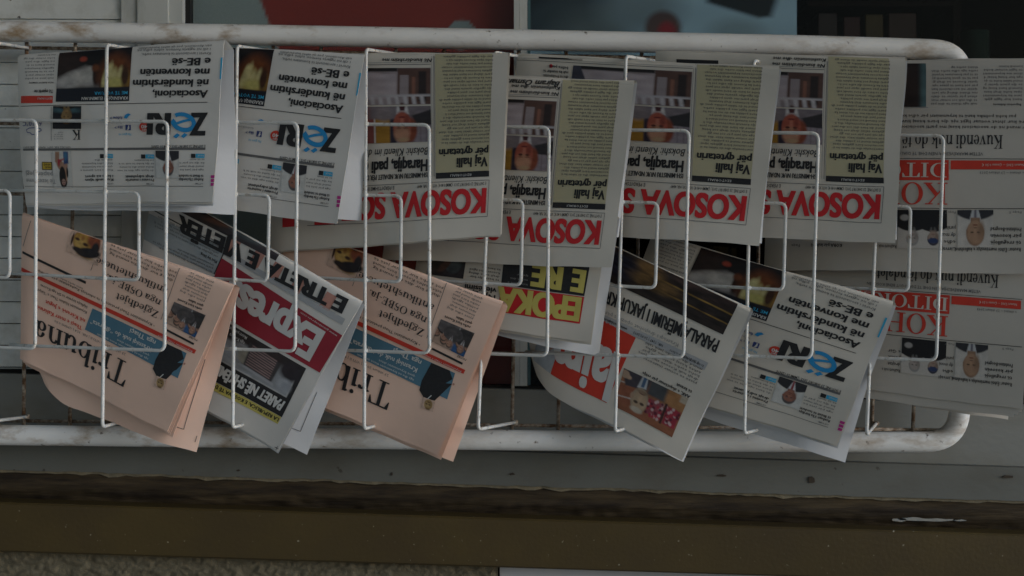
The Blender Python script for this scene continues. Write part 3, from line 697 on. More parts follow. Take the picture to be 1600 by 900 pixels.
SEPARATE = ('headline_lettering', 'colour_panel', 'masthead_panel', 'register_marks', 'emblem', 'blue_tab')
class Layout:
    def __init__(s, q, W, H, seed=0): s.R = inv_quad(q, W, H); s.items = []; s.W, s.H = W, H; s.k = 0; s.last = ''; s.rs = np.random.RandomState(seed); s.n = 0
    def put(s, part, m, v, f, layer, col=None, z=None):
        if part in SEPARATE:
            if part != s.last or part in ('colour_panel', 'masthead_panel'): s.k += 1
            s.last = part; part = part + '#%d' % s.k
        else: s.last = part
        s.items.append((part, m, np.array(v, float), f, layer, col, z))
    def T(s, txt, p0, p1, h, m='ink', bold=0.03, part='headline_lettering', font='sans', shear=0.0, res=2, layer=3):
        a, b = s.R(*p0), s.R(*p1)
        v, f, w_, z = serif_text(txt) if font == 'serif' else sans_text(txt, bold, res, shear)
        d = (b - a); L = np.linalg.norm(d); d = d / L; up = np.array([d[1], -d[0]])
        if len(v): s.put(part, m, a + np.outer(v[:, 0] / w_ * L, d) + np.outer(v[:, 1] * h, up), f, layer, None, z)
    def body(s, p0, p1, n, pitch, h=None, m='ink_soft', part='column_lettering', cpl=None, ragged=0.12, bold=0.012, res=1):
        """n lines of small print; p0-p1 = first baseline (reading start and end) in the photo"""
        a, b = s.R(*p0), s.R(*p1); d = (b - a); L = np.linalg.norm(d); d = d / L; up = np.array([d[1], -d[0]])
        h = h or pitch * 0.62; cpl = cpl or int(L / (h * 0.78))
        for i in range(n):
            fr = 1 - (ragged * s.rs.rand() if ragged else 0)
            if i == n - 1: fr *= 0.6
            st = words(max(3, int(cpl * fr)), s.rs)
            v, f, w_, z = sans_text(st, bold, res)
            if len(v): s.put(part, m, a - up * pitch * i + np.outer(v[:, 0] / w_ * L * fr, d) + np.outer(v[:, 1] * h, up), f, 3)
    def quad(s, pts, m, part='colour_panel', layer=1, n=10, nv=None):
        q = [s.R(*p) for p in pts]; v = []; f = []
        n = max(2, int(np.linalg.norm(q[1] - q[0]) / 7)); nv = max(2, int(np.linalg.norm(q[3] - q[0]) / 3))
        for j in range(nv + 1):
            for i in range(n + 1):
                u, t_ = i / n, j / nv
                v.append((1 - u) * (1 - t_) * q[0] + u * (1 - t_) * q[1] + u * t_ * q[2] + (1 - u) * t_ * q[3])
        for j in range(nv):
            for i in range(n):
                a = j * (n + 1) + i; f.append((a, a + 1, a + n + 2, a + n + 1))
        s.put(part, m, v, f, layer)
    def line(s, p0, p1, th, m='ink', part='rules', layer=2):
        a, b = s.R(*p0), s.R(*p1); d = (b - a) / np.linalg.norm(b - a); up = np.array([d[1], -d[0]]) * th / 2; n = 16; v = []; f = []
        for i in range(n + 1):
            c = a + (b - a) * i / n; v += [c - up, c + up]
        for i in range(n): f.append((2 * i, 2 * i + 2, 2 * i + 3, 2 * i + 1))
        s.put(part, m, v, f, layer)
    def disc(s, p, r, m, part='emblem', layer=2, ry=None):
        c = s.R(*p); k = 20
        s.put(part, m, [(c[0] + r * math.cos(2 * math.pi * i / k), c[1] + (ry or r) * math.sin(2 * math.pi * i / k)) for i in range(k)], [tuple(range(k))[::-1]], layer)
    def poly(s, pts, m, part='figure', layer=2):
        q = [s.R(*p) for p in pts]; c = sum(q) / len(q); v = [c] + q; n = len(q)
        s.put(part, m, v, [(0, 1 + (i + 1) % n, 1 + i) for i in range(n)], layer)
    def pic(s, p, pts, layer=2, part='photograph'):
        """pts: the picture's corners in the photo, as reading order TL, TR, BR, BL (i.e. image BR, BL, TL, TR)"""
        q = [s.R(*x) for x in pts]; v = []; f = []; s.n += 1
        for j in range(p.ny):
            for i in range(p.nx):
                u, t_ = i / (p.nx - 1), j / (p.ny - 1)
                v.append((1 - u) * (1 - t_) * q[0] + u * (1 - t_) * q[1] + u * t_ * q[2] + (1 - u) * t_ * q[3])
        for j in range(p.ny - 1):
            for i in range(p.nx - 1):
                a = j * p.nx + i; f.append((a, a + 1, a + p.nx + 1, a + p.nx))
        s.put(part + '#%d' % s.n, 'photo', v, f, layer, p.c.reshape(-1, 3))
    def stroke(s, pts, wd, m, part='masthead_lettering', layer=3):
        """brush stroke in reading mm"""
        P = [np.array(p, float) for p in pts]; v = []; f = []
        for i, p in enumerate(P):
            t_ = P[min(i + 1, len(P) - 1)] - P[max(i - 1, 0)]; t_ /= np.linalg.norm(t_) + 1e-9
            w_ = wd if np.isscalar(wd) else wd[i]
            v += [p + np.array([-t_[1], t_[0]]) * w_ / 2, p - np.array([-t_[1], t_[0]]) * w_ / 2]
        for i in range(len(P) - 1): f.append((2 * i, 2 * i + 1, 2 * i + 3, 2 * i + 2))
        s.put(part, m, v, f, layer, None, np.repeat(np.arange(len(P)) * 0.000008, 2))

def rq(x0, y0, x1, y1):
    """upright photo rectangle as reading-order corners (image BR, BL, TL, TR)"""
    return [(x1, y1), (x0, y1), (x0, y0), (x1, y0)]

# ------------------------------------------------------------------ page layouts (points read off the photo on one copy of each paper)
def lay_zeri():
    L = Layout([(25, 86), (350, 62), (334, 315), (40, 322)], 305, 250, 1)
    L.line((40, 236.6), (322, 232), 3.6, 'ink_soft'); L.line((34, 167), (326, 160), 0.9, 'ink'); L.line((41, 295), (320, 291), 0.8, 'ink_soft')
    L.T('Z', (325, 177.5), (301.5, 178), 33, 'ink', 0.07, 'masthead_lettering'); L.T('RI', (271, 178.5), (237, 179), 32, 'ink', 0.07, 'masthead_lettering')
    c = L.R(290, 191); e = []
    for i in range(27):
        a = -0.35 + i / 26 * 5.6
        e.append((c[0] + 15 * math.cos(a) + 4.5 * math.sin(-a), c[1] + 12.5 * math.sin(-a)))
    e = [(c[0] - 13, c[1] + 4), (c[0], c[1] + 1.5), (c[0] + 10, c[1] - 2)] + e
    # the brushed letter e with its two lozenges
    L.stroke(e, [3.5 + 3.4 * math.sin(min(1, i / 18) * 2.3) for i in range(len(e))], 'blue')
    for dx in (-5, 6):
        q = (c[0] + dx + 3, c[1] - 21)
        L.put('masthead_lettering', 'blue', [(q[0] - 5, q[1] + 1), (q[0] + .5, q[1] - 4), (q[0] + 5, q[1] - 1), (q[0] - .5, q[1] + 4)], [(0, 1, 2, 3)], 3)
    L.disc((232, 199), 7.6, 'red_orange'); L.T('40', (236.5, 196), (227.5, 196.2), 5.5, 'white', 0.03, 'emblem'); L.T('VJET', (236, 202.5), (228, 202.6), 2.5, 'white', 0.03, 'emblem')
    L.quad(rq(203.5, 196, 211.5, 204.5), 'navy', 'social_icons'); L.T('f', (209.8, 197), (206, 197), 7, 'white', 0.04, 'social_icons')
    L.T('like ▸'.replace('▸', '>'), (199, 198), (187, 198.3), 4.6, 'navy', 0.02, 'social_icons'); L.T('follow >', (199, 183), (180, 183.4), 4.6, 'navy', 0.02, 'social_icons')
    b = L.R(207, 182)
    L.put('social_icons', 'blue', [(b[0] - 5, b[1] + 2), (b[0] - 1, b[1] - 1), (b[0] + 1, b[1] - 4.5), (b[0] + 4, b[1] - 3.5), (b[0] + 5.5, b[1] - 3), (b[0] + 3.5, b[1] + 2), (b[0] - 1, b[1] + 4)], [(0, 1, 2, 3, 4, 5, 6)][0:1], 3)
    L.T('Na gjeni në', (212, 209.5), (193, 209.8), 3.8, 'cyan', 0.0, 'social_icons'); L.T('facebook.com', (198, 192), (173, 192.3), 2.6, 'ink_mid', 0.0, 'social_icons')
    L.pic(pic_statue(), rq(89, 167, 134.5, 203)); L.T('K', (134, 204.5), (121, 204.8), 16, 'ink', font='serif', part='insert'); L.body((106, 218), (91, 218), 4, 3.6, 2.2, 'ink_mid', part='insert'); L.line((86, 168), (87, 222), .8, 'ink_mid')
    L.T('6° 10°C', (71, 191.5), (39, 192), 7.5, 'navy', 0.01, 'weather')
    cl = L.R(58, 206)
    pts = [(cl[0] + 14 * x, cl[1] + 9 * y_) for x, y_ in [(-.8, .3), (-.9, 0), (-.65, -.3), (-.35, -.3), (-.2, -.7), (.2, -.75), (.4, -.4), (.75, -.3), (.85, .2), (.5, .5), (-.2, .5), (-.8, .3)]]
    L.stroke(pts, 1.2, 'navy', 'weather')
    L.T('E SHTUNË, 23 SHKURT 2013, ÇMIMI 50 CENTË', (322, 226), (242, 228), 4, 'ink', 0.02, 'dateline_lettering', res=1); L.T('VITI XLI, NR. 3871, WWW.ZERI.INFO', (118, 230.5), (40, 231.5), 3, 'ink_soft', 0.01, 'dateline_lettering', res=1)
    for s_, p0, p1 in (('Asociacioni,', (327, 141.5), (245, 142.5)), ('në kundërshtim', (328, 124.5), (215, 125.5)), ('me konventën', (329.5, 107.5), (226, 108.5)), ('e BE-së', (331, 90.5), (274, 91.5))):
        L.T(s_, p0, p1, 11.6, 'ink', 0.035)
    L.T('Krerët i asociacionit të komunave serbe,', (331, 81.5), (227, 83), 4.6, 'ink_soft', 0.012, 'subheading_lettering', res=1); L.T('i cili në ngjarje formon është edhe në', (331, 75), (220, 77), 4.2, 'ink_soft', 0.012, 'subheading_lettering', res=1)
    L.T('nën Asociacion, pos që është kundërshtim', (332, 69.5), (222, 73.5), 3.8, 'ink_soft', 0.012, 'subheading_lettering', res=1)
    L.pic(pic_fire(), [(209, 158.5), (93, 160), (95, 78), (212, 70)])
    L.T('KRASNIQI: U ELIMINUAN', (207, 151.5), (135, 152.5), 5.2, 'white', 0.02, 'caption_lettering', res=1); L.T('ME TË VOTUAR', (207, 143), (155, 144), 5.2, 'cyan', 0.015, 'caption_lettering', res=1)
    L.quad(rq(34.5, 150.5, 88, 162), 'red_orange'); L.T('EDITORIALI', (87, 153), (63, 153.4), 3.4, 'white', 0.0, 'caption_lettering', res=1)
    L.T('Të mjerët ne', (88, 140.5), (57, 141), 5.8, 'ink', 0.03, 'headline_lettering'); L.T('NGA BARDH HAMZAJ', (88, 128), (48, 128.5), 2.6, 'ink', 0.02, 'column_lettering', res=1); L.body((88, 121), (37, 122), 8, 5.6, 3.1, 'ink_soft')
    for xr, tx, hd in ((320, 283, ('Rexhepi: S’ka kurdisje', 'të fitueit të tenderit')), (245, 189, ('Provimi i maturës', 'drejt ndryshimit')), (182, 131, ('Kuvendi vjen', 'i lojës në sport'))):
        o = 0 if xr == 320 else 2.2
        L.T('OPTIMI', (xr, 285.5 + o), (xr - 12, 285.7 + o), 2.6, 'ink_soft', 0.01, 'column_lettering', res=1)
        for k, t_ in enumerate(hd): L.T(t_, (xr, 278.5 + o - 5.6 * k), (xr - (37 if xr == 320 else 44), 279 + o - 5.6 * k), 4.4, 'ink', 0.035, 'subheading_lettering', res=1)
        L.body((xr, 264 + o), (tx, 264.6 + o), 4, 5.4, 3.0, 'ink_soft')
        L.quad(rq(xr - 12, 240 + o, xr + 1, 246.5 + o), 'cyan', 'colour_panel'); L.quad(rq(xr - 19, 240.2 + o, xr - 12.6, 246.7 + o), 'ink', 'colour_panel'); L.T('FAQE', (xr, 241.8 + o), (xr - 9, 241.9 + o), 2.6, 'white', 0.0, 'caption_lettering', res=1)
    L.pic(pic_suit(1, skin=(0.30, 0.13, 0.09), hair=(.10, .09, .09)), rq(248, 236, 283, 279)); L.pic(pic_woman(), rq(88, 238, 118, 296))
    L.quad(rq(71, 255.5, 87, 268), 'ink', 'badge'); L.quad(rq(72, 256.5, 86, 267), 'gold', 'badge', 2); L.T('SHTOJCË', (85, 258), (74, 258.2), 3, 'ink', .02, 'badge', res=1); L.T('FALAS', (85, 262.5), (76, 262.7), 3, 'ink', .02, 'badge', res=1)
    L.T('Të lezetshme', (92, 282.5), (44, 283), 7.5, 'ink_mid', 0.0, 'subheading_lettering'); L.T('papërgjegj', (88, 271.5), (44, 272), 8, 'ink_mid', 0.0, 'subheading_lettering')
    for k in range(3): L.quad(rq(331, 273.6 + 6 * k, 337, 278.2 + 6 * k), 'magenta', 'register_marks')
    L.quad([(348.5, 124), (344, 124), (345.5, 90), (350.2, 90)], 'cyan', 'blue_tab')
    return L

def lay_kosova():
    L = Layout([(815, 86), (1217, 106), (1186, 383), (790, 358)], 402, 277, 2)
    L.quad([(1174.5, 279), (1088, 274), (1101, 70), (1195, 76)], 'olive', 'editorial_panel', 1, 8, 24)
    L.quad([(1174.3, 288.5), (1087.6, 283), (1088.2, 274.2), (1174.8, 279.4)], 'ink', 'editorial_panel', 2); L.T('EDITORIALI', (1146, 281), (1112, 279), 3.6, 'white', 0.0, 'editorial_panel', res=1)
    L.T('Vaj halli', (1174, 258), (1124, 255), 14.5, 'ink', 0.045, 'headline_lettering'); L.T('për qytetarin', (1176, 243.5), (1096, 238.6), 11.5, 'ink', 0.045, 'headline_lettering')
    L.body((1178, 233), (1093, 227.6), 29, 5.55, 3.5, 'ink_soft', cpl=34, ragged=0.22, bold=0.012)
    L.line((1085, 279), (1098, 84), 0.8, 'ink_soft'); L.line((1081.5, 278.5), (1094.5, 84), 0.5, 'ink_mid')
    L.pic(pic_board(), [(1087, 168), (899, 156), (907, 102), (1091, 112.5)]); L.pic(pic_minister(), [(1084.5, 225), (896, 213), (899, 158.5), (1086.8, 170.5)])
    L.T('Bokshi: Klienti im duhet', (1079, 233.5), (953, 226), 11.5, 'ink', 0.015, 'subheading_lettering', shear=0.25); L.T('Haraqija, padi ç', (1076, 252), (968, 245.5), 17.5, 'ink', 0.05, 'headline_lettering')
    L.T('ISH-MINISTRI NUK NDALET PËR DIELL', (1075, 271.5), (958, 264.5), 7.6, 'ink', 0.045, 'subheading_lettering', res=1)
    for a, b in (((1174, 294), (860, 273)), ((1174, 294), (1167, 351)), ((1167, 351), (860, 328)), ((916, 277), (909, 333))): L.line(a, b, 0.8, 'ink_soft')
    L.T('E SHTUNË, 23 SHKURT 2013, ÇMIMI 0.40 €, VITI XVI, NR. 4849', (1169, 296.5), (1056, 289), 5, 'ink', 0.015, 'dateline_lettering', res=1); L.T('E PËRDITSHME INFORMATIVE', (1017, 286), (935, 280.5), 5.5, 'ink', 0.01, 'dateline_lettering', res=1)
    L.T('KOSOVA', (1168, 307.5), (1010, 296.5), 37, 'red', 0.055, 'masthead_lettering'); L.T('SOT', (1001, 296), (926, 291), 37, 'red', 0.055, 'masthead_lettering')
    L.quad([(910, 331.5), (873, 329), (876, 290), (913, 292.5)], 'red', 'colour_panel'); L.quad([(837, 327), (815, 325.4), (816.5, 309), (838.5, 310)], 'red', 'colour_panel')
    for k, t_ in enumerate(('dhe të Prokurorisë', 'nuk ka mundur të', 'bëhte parti')): L.T(t_, (898.5, 118.5 - 7 * k), (858 + 10 * (k == 2), 115.8 - 7 * k), 4.6, 'ink', 0.02, 'subheading_lettering', res=1)
    L.disc((870.5, 103.2), 3, 'red'); L.body((898, 205), (835, 201), 13, 6.4, 4.2, 'ink_soft')
    L.line((812, 93), (1092, 107), 0.8, 'ink_soft'); L.line((812, 90), (1092, 104), .5, 'ink_mid')
    L.T('Në kundërshtim me', (1094, 98.5), (1010, 93.5), 5.6, 'ink', 0.03, 'subheading_lettering', shear=0.2, res=1); L.T('Kushtetutën dhe me', (1096, 89.5), (1012, 84.5), 5.6, 'ink', 0.03, 'subheading_lettering', shear=0.2, res=1)
    L.T('Bajram Osmani', (1096, 81), (1000, 75), 9, 'ink', 0.03, 'subheading_lettering', shear=0.4)
    L.quad([(922, 94), (851, 91), (851, 85), (922, 88.5)], 'ink', 'colour_panel')
    return L

def lay_tribuna():
    L = Layout([(33, 333), (365, 446), (262, 674), (31, 560)], 350, 250, 3)
    L.T('Tribuna', (209, 570), (56, 497), 40, 'ink', font='serif', part='masthead_lettering')
    L.line((33, 420.5), (306, 549), 6.5, 'red_orange'); L.T('Kryeministri Thaçi e merr', (302, 547.5), (250, 523), 3, 'white', 0, 'caption_lettering', res=1)
    L.quad([(280, 590), (136, 516), (149, 483), (293, 551)], 'steel_blue', 'colour_panel')
    L.T('Krasniqi nuk do “dhurata”', (241, 544), (146, 499.5), 7.6, 'white', 0.02, 'subheading_lettering', res=1); L.T('nga Thaçi', (247, 533), (208, 514), 7.6, 'white', 0.02, 'subheading_lettering'); L.body((235, 560), (150, 519), 2, 6, 3.4, 'white')
    L.poly([(260.5, 536), (285.5, 547), (289, 560), (279, 566), (288, 567), (262.5, 592), (248, 588), (242, 576), (246, 562)], 'ink', 'figure'); L.disc((290, 567.5), 1.8, 'rose', 'figure', 3)
    L.pic(pic_speaker(), [(259, 608.5), (244, 602), (248, 586.5), (263, 593)], 3, 'figure'); L.line((253, 589), (258.5, 584), 1.5, 'white', 'figure', 4)
    L.T('Thaçi e merr Kalërinë', (132, 511), (60, 477), 7, 'red_orange', 0.02, 'subheading_lettering', res=1); L.T('në Kërenë e Jugut', (137, 500), (74, 469), 7, 'red_orange', 0.02, 'subheading_lettering', res=1)
    L.T('Kryeministri Hashim Thaçi, e “Sanjer”', (140, 487.5), (58, 450), 5, 'ink', 0.015, 'column_lettering', res=1); L.T('Hyllasje kryetar të SH nga Kosova', (141, 479), (66, 444), 5, 'ink', 0.015, 'column_lettering', res=1)
    L.T('23 shkurt 2013 | VITI II | NR. 354 | ÇMIMI 0.50', (200, 553), (88, 500), 4, 'ink_soft', 0.0, 'dateline_lettering', res=1)
    for t_, a, b in (('Zgjedhjet', (253, 488), (188, 458.5)), ('nga OSBE-ja,', (257, 470.5), (173, 429)), ('antikushtetuese', (268, 452), (157, 403))): L.T(t_, a, b, 11.5, 'ink', font='serif')
    L.body((276, 438), (172, 393), 6, 6.6, 4.4, 'ink', cpl=30, bold=0.0)
    L.T('• Kryeministri Thaçi pretendon ta ndërtojë Kushtetutën për zgjedhjet', (246, 508), (58, 420), 4.6, 'ink', 0.01, 'subheading_lettering', res=1)
    L.line((285, 420), (255, 500), 0.8, 'ink_soft'); L.body((318, 482), (281, 466), 2, 6, 4.2, 'ink', cpl=19, bold=0.04, ragged=.05); L.body((322, 470), (285, 453), 9, 5.4, 3.3, 'ink_soft', cpl=16)
    L.pic(pic_crowd(4), [(306, 527), (262, 504.5), (276, 472), (323, 492)]); L.line((262, 515), (304, 537), 3.2, 'ink'); L.T('POLITIKË', (310, 530), (298, 524), 3, 'ink', 0.02, 'caption_lettering', res=1)
    L.pic(pic_tan_head(), [(158, 417), (107, 393), (120, 347), (172, 371)]); L.line((35, 394), (139, 443), 4.2, 'ink'); L.line((163, 383), (147, 424), 0.8, 'ink_soft'); L.line((36, 385), (50, 345), .8, 'ink_soft')
    L.body((134, 451), (60, 416.5), 1, 5, 3.4, 'ink_soft')
    return L

def lay_express():
    L = Layout([(240, 287), (566, 472), (432, 705), (190, 560)], 370, 266, 4)
    L.quad([(500, 581), (325, 478), (349, 404), (536, 523)], 'red_dark', 'masthead_panel', 1, 14, 8); L.T('Express', (509, 519), (366, 434), 50, 'white', 0.06, 'masthead_lettering', layer=4); L.T('www.gazetaexpress.com', (529, 523), (475, 488), 3, 'white', 0, 'dateline_lettering', res=1)
    
    for a_ in (.08, .3, .47, .62, .8): L.quad([(533 - 203 * a_, 496 - 117 * a_), (533 - 203 * (a_ + .07), 496 - 117 * (a_ + .07)), (545 - 203 * (a_ + .07), 474 - 117 * (a_ + .07)), (545 - 203 * a_, 474 - 117 * a_)], 'rose', 'colour_panel', 1, 14, 2)
    L.quad([(536, 507), (340, 392), (344, 384), (541, 498)], 'tint_grey', 'colour_panel', 1, 14, 2)
    L.T('E TRETA E VJETËR', (545, 468.5), (283, 337), 23, 'ink', 0.07, 'headline_lettering', layer=4)
    L.pic(pic_dark_man(), [(436, 410), (276, 328), (290, 296), (452, 380)])
    L.pic(pic_express(), [(441, 652), (318, 584), (350, 498), (480, 575)])
    L.T('PARET NË SHKËMB', (447, 628), (345, 569), 16, 'white', 0.07, 'caption_lettering', shear=0.15, layer=4)
    L.quad([(434, 663), (310, 596), (315, 584), (440, 652)], 'yellow', 'colour_panel', 1, 10, 2); L.T('LA REPUBLICA: E KOSOVA TË DREJTË', (437, 654), (325, 592), 6, 'ink', 0.04, 'caption_lettering', res=1)
    L.quad([(339, 430), (222, 372), (226, 330), (357, 391)], 'tint_blue', 'colour_panel', 1, 10, 6); L.line((339, 430), (357, 391), 1.6, 'ink'); L.line((357, 391), (240, 328), 1.6, 'ink'); L.T('Plot by blog', (344, 409), (318, 396), 4.5, 'ink', .03, 'column_lettering', res=1)
    L.body((336, 425), (240, 381), 3, 5, 3.2, 'ink_soft'); L.body((345, 402), (240, 350), 5, 5, 3.2, 'ink_soft')
    L.T('Ministri për shtet', (392, 527), (365, 511), 5, 'white', .01, 'caption_lettering', res=1, layer=4); L.T('nga Kosova', (388, 535), (365, 521), 5, 'white', .01, 'caption_lettering', res=1, layer=4)
    L.line((428, 699), (434, 702), .8); L.line((432.5, 697.5), (429.5, 703.5), .8)
    return L

def lay_epoka():
    L = Layout([(665, 292), (952, 335), (922, 536), (640, 492)], 300, 205, 5)
    L.quad([(907, 506), (781, 487), (788, 447), (914, 464)], 'red', 'masthead_panel'); L.T('EPOKA', (909, 466.5), (782, 449), 36, 'yellow', 0.07, 'masthead_lettering')
    L.quad([(914, 462.5), (787, 445.5), (792, 398), (922, 417)], 'ink', 'masthead_panel'); L.T('E', (916, 424), (897, 421), 34, 'yellow', 0.07, 'masthead_lettering'); L.T('RE', (882, 419.5), (836, 413), 34, 'yellow', 0.07, 'masthead_lettering')
    L.body((828, 444), (797, 440), 3, 7, 3, 'ink_mid', part='dateline_lettering'); L.T('Një gjendje', (778, 462), (705, 452), 9, 'ink', 0.03); L.T('vlerësimi', (780, 451), (730, 444), 9, 'ink', .03); L.body((784, 437), (735, 430), 4, 5.5, 3.6, 'ink')
    L.pic(pic_dark_man(), [(727, 436), (668, 428), (672, 395), (732, 404)])
    return L

def lay_lajm():
    L = Layout([(842, 330), (1173, 484), (1066, 720), (815, 600)], 350, 255, 6)
    L.pic(pic_gold(), [(1131, 523), (905, 418), (925, 362), (1156, 472)])
    L.T('PARALAJMËRIMI I JAKUP KRASNIQIT', (1126, 532.5), (898, 432), 19.5, 'ink', 0.045, 'headline_lettering')
    L.T('Krasniqi i drejtohet opozitës për një', (1064, 539), (938, 483), 6, 'ink_mid', 0.0, 'subheading_lettering', res=1)
    L.quad([(1102, 578), (928, 497), (931, 487), (1108, 567)], 'tint_grey', 'colour_panel', 1, 12, 2); L.T('E SHTUNË', (1094, 566), (1072, 556), 4.5, 'ink', .01, 'dateline_lettering', res=1); L.T('NR. 1247 | 23.02.2013', (1040, 541), (995, 520.5), 4, 'ink', .01, 'dateline_lettering', res=1); L.T('www.gazetalajm.info', (985, 516), (945, 498), 4.5, 'ink', .02, 'dateline_lettering', res=1)
    L.quad([(951, 635), (859, 588), (905, 482), (998, 531)], 'red_orange', 'masthead_panel', 1, 12, 12); L.T('lajm', (973, 560), (872, 512), 74, 'white', 0.05, 'masthead_lettering')
    L.body((1090, 598), (1000, 557), 6, 5.8, 3.8, 'ink_soft', cpl=28); L.T('AAK, e shqetësuar për rritje', (1080, 619), (1008, 584), 5, 'ink', .04, 'subheading_lettering', res=1); L.T('të krimit', (1083, 611), (1060, 600), 5, 'ink', .04, 'subheading_lettering', res=1)
    L.pic(pic_parliament(), [(1051, 685.5), (963, 640), (979, 579), (1077, 624)])
    L.pic(pic_blue_shirt(), [(858, 587), (822, 569), (850, 512), (886, 527)])
    return L

def lay_koha():
    L = Layout([(1205, 97), (1625, 93), (1618, 428), (1196, 421)], 422, 332, 7)
    L.pic(pic_strip(), rq(1320, 99, 1455, 167))
    L.body((1532, 161), (1462, 161), 11, 5.7, 3.7, 'ink_soft', cpl=26, ragged=.05); L.body((1598, 154), (1540, 154), 10, 5.7, 3.7, 'ink_soft', cpl=22, ragged=.05); L.T('Raporton Arbnora', (1597, 162), (1556, 162), 3.6, 'ink', .02, 'column_lettering', res=1)
    L.line((1458, 168), (1300, 168), .8, 'ink_mid')
    for k in range(3): L.T(words(62, L.rs), (1612 if k < 2 else 1590, 197 - 8.6 * k), (1380, 196 - 8.6 * k), 5, 'ink', 0.015, 'subheading_lettering', res=1)
    L.T('Kuvendi nuk do të ndalet', (1571.5, 211), (1362, 211), 21, 'ink', font='serif')
    L.T('VETËM MARRËVESHJA NËN DHE TË DIALOGUT BËNË KOSOVËN', (1542, 238), (1345, 237), 5, 'ink_soft', .01, 'subheading_lettering', res=1); L.line((1612, 248), (1220, 247), 0.8, 'ink')
    L.quad(rq(1493, 250.5, 1610, 264.5), 'red_orange', 'masthead_panel'); L.T('Numri 5305 – Çmimi 0.50 €', (1603, 255.5), (1540, 255.5), 4, 'paper', 0, 'dateline_lettering', res=1); L.T('e shtunë – 23 shkurt 2013', (1603, 268), (1537, 267.5), 4.2, 'ink_soft', .01, 'dateline_lettering', res=1)
    L.quad(rq(1335, 250, 1490, 281.5), 'red_orange', 'masthead_panel'); L.T('DITORE', (1488, 254.5), (1339, 254), 22.5, 'paper', font='serif', part='masthead_lettering'); L.quad(rq(1250, 250.5, 1332, 264.5), 'red_orange', 'masthead_panel')
    L.T('KOHA', (1489, 285.5), (1342, 285), 34, 'red_orange', font='serif', part='masthead_lettering'); L.line((1612, 326), (1220, 324.5), 0.9, 'ink')
    L.pic(pic_suit(3, (0.52, 0.49, 0.45), .5, .40, .66, .95, skin=(0.36, 0.22, 0.14), hair=(.28, .17, .11), shirt=(.45, .46, .47), tie=(.14, .13, .16), bald=True), rq(1503, 328, 1557, 386)); L.pic(pic_two_men(), rq(1410, 328, 1487, 388))
    for k, t_ in enumerate(('Reuter: Është marrëveshje e kulloshme', 'të rregullojë', 'për kosovën', 'Prishtinë-Beograd')): L.T(t_, (1598, 387 - 10.5 * k), (1500 if k == 0 else 1553, 386.5 - 10.5 * k), 6.2, 'ink', 0.02, 'subheading_lettering', res=1)
    for k, t_ in enumerate(('Limaji', 'edhe', 'dy muaj', 'paralajmë')): L.T(t_, (1500, 386 - 11 * k), (1476 + 6 * (k == 1), 386 - 11 * k), 6, 'ink', .015, 'subheading_lettering', res=1)
    for k, t_ in enumerate(('Rezhesti nuk e', 'drejtat', 'politik', 'e Ger')): L.T(t_, (1408, 383 - 11 * k), (1376 if k == 0 else 1386, 383 - 11 * k), 6, 'ink', .015, 'subheading_lettering', res=1)
    L.T('KORA për kulturë', (1322, 381), (1272, 380.5), 5.5, 'ink', .025, 'subheading_lettering', res=1); L.T('Faqe', (1254, 381), (1240, 381), 4.5, 'ink_soft', .01, 'subheading_lettering', res=1)
    L.T('Faqe 5', (1598, 330), (1580, 330), 3.5, 'ink_soft', 0, 'column_lettering', res=1); L.T('Faqe 7', (1500, 330), (1484, 330), 3.5, 'ink_soft', 0, 'column_lettering', res=1)
    return L

# ------------------------------------------------------------------ newspapers
class Patch:
    """a sheet hung from the fold: four corners, bowed edges and soft creases"""
    def __init__(s, c, seed, amp=0.0012, roll=0.005, bow=None):
        s.c = [np.array(p) for p in c]; s.amp = amp; s.roll = roll; s.bow = bow or {}
        rs = np.random.RandomState(seed); s.w = [(rs.uniform(2, 9), rs.uniform(1, 6), rs.uniform(0, 6.3), rs.uniform(.4, 1)) for _ in range(5)]
    def __call__(s, u, t, off=0.0):
        TL, TR, BR, BL = s.c
        p = (1 - u) * (1 - t) * TL + u * (1 - t) * TR + u * t * BR + (1 - u) * t * BL
        b = s.bow
        if 'left' in b: p = p + np.array(b['left']) * 4 * t * (1 - t) * (1 - u)
        if 'bottom' in b: p = p + np.array(b['bottom']) * 4 * u * (1 - u) * t
        if 'top' in b: p = p + np.array(b['top']) * 4 * u * (1 - u) * (1 - t)
        if 'corner' in b:
            k = max(0, 1 - u / .30) * max(0, (t - .55) / .45); p = p + np.array(b['corner']) * k * k
        d = 0
        for a, c_, ph, w_ in s.w: d += w_ * math.sin(a * u + c_ * t + ph)
        y = s.amp * d
        y += 0.005 * t ** 3 * math.sin(5.0 * u + s.w[0][2]) + 0.0022 * u ** 6 * math.sin(11 * t + s.w[1][2])     # the loose edges wave
        p = p + np.array([0, 0, t ** 4 * (0.0009 * math.sin(9 * u + s.w[2][2]) + 0.0004 * math.sin(31 * u + s.w[3][2]))])
        if t < 0.05 and s.roll: y += s.roll * (1 - math.sqrt(max(0, 1 - (1 - t / 0.05) ** 2)))
        if 'curl' in b:
            k = max(0, (u - .80) / .20); y += b['curl'] * k ** 1.3 * min(1, t / .6) ** 1.4
        k = max(0, (0.07 - u) / 0.07); y += 0.004 * k * k                   # the outer edge curls back
        return p + np.array([0, y - off, 0])

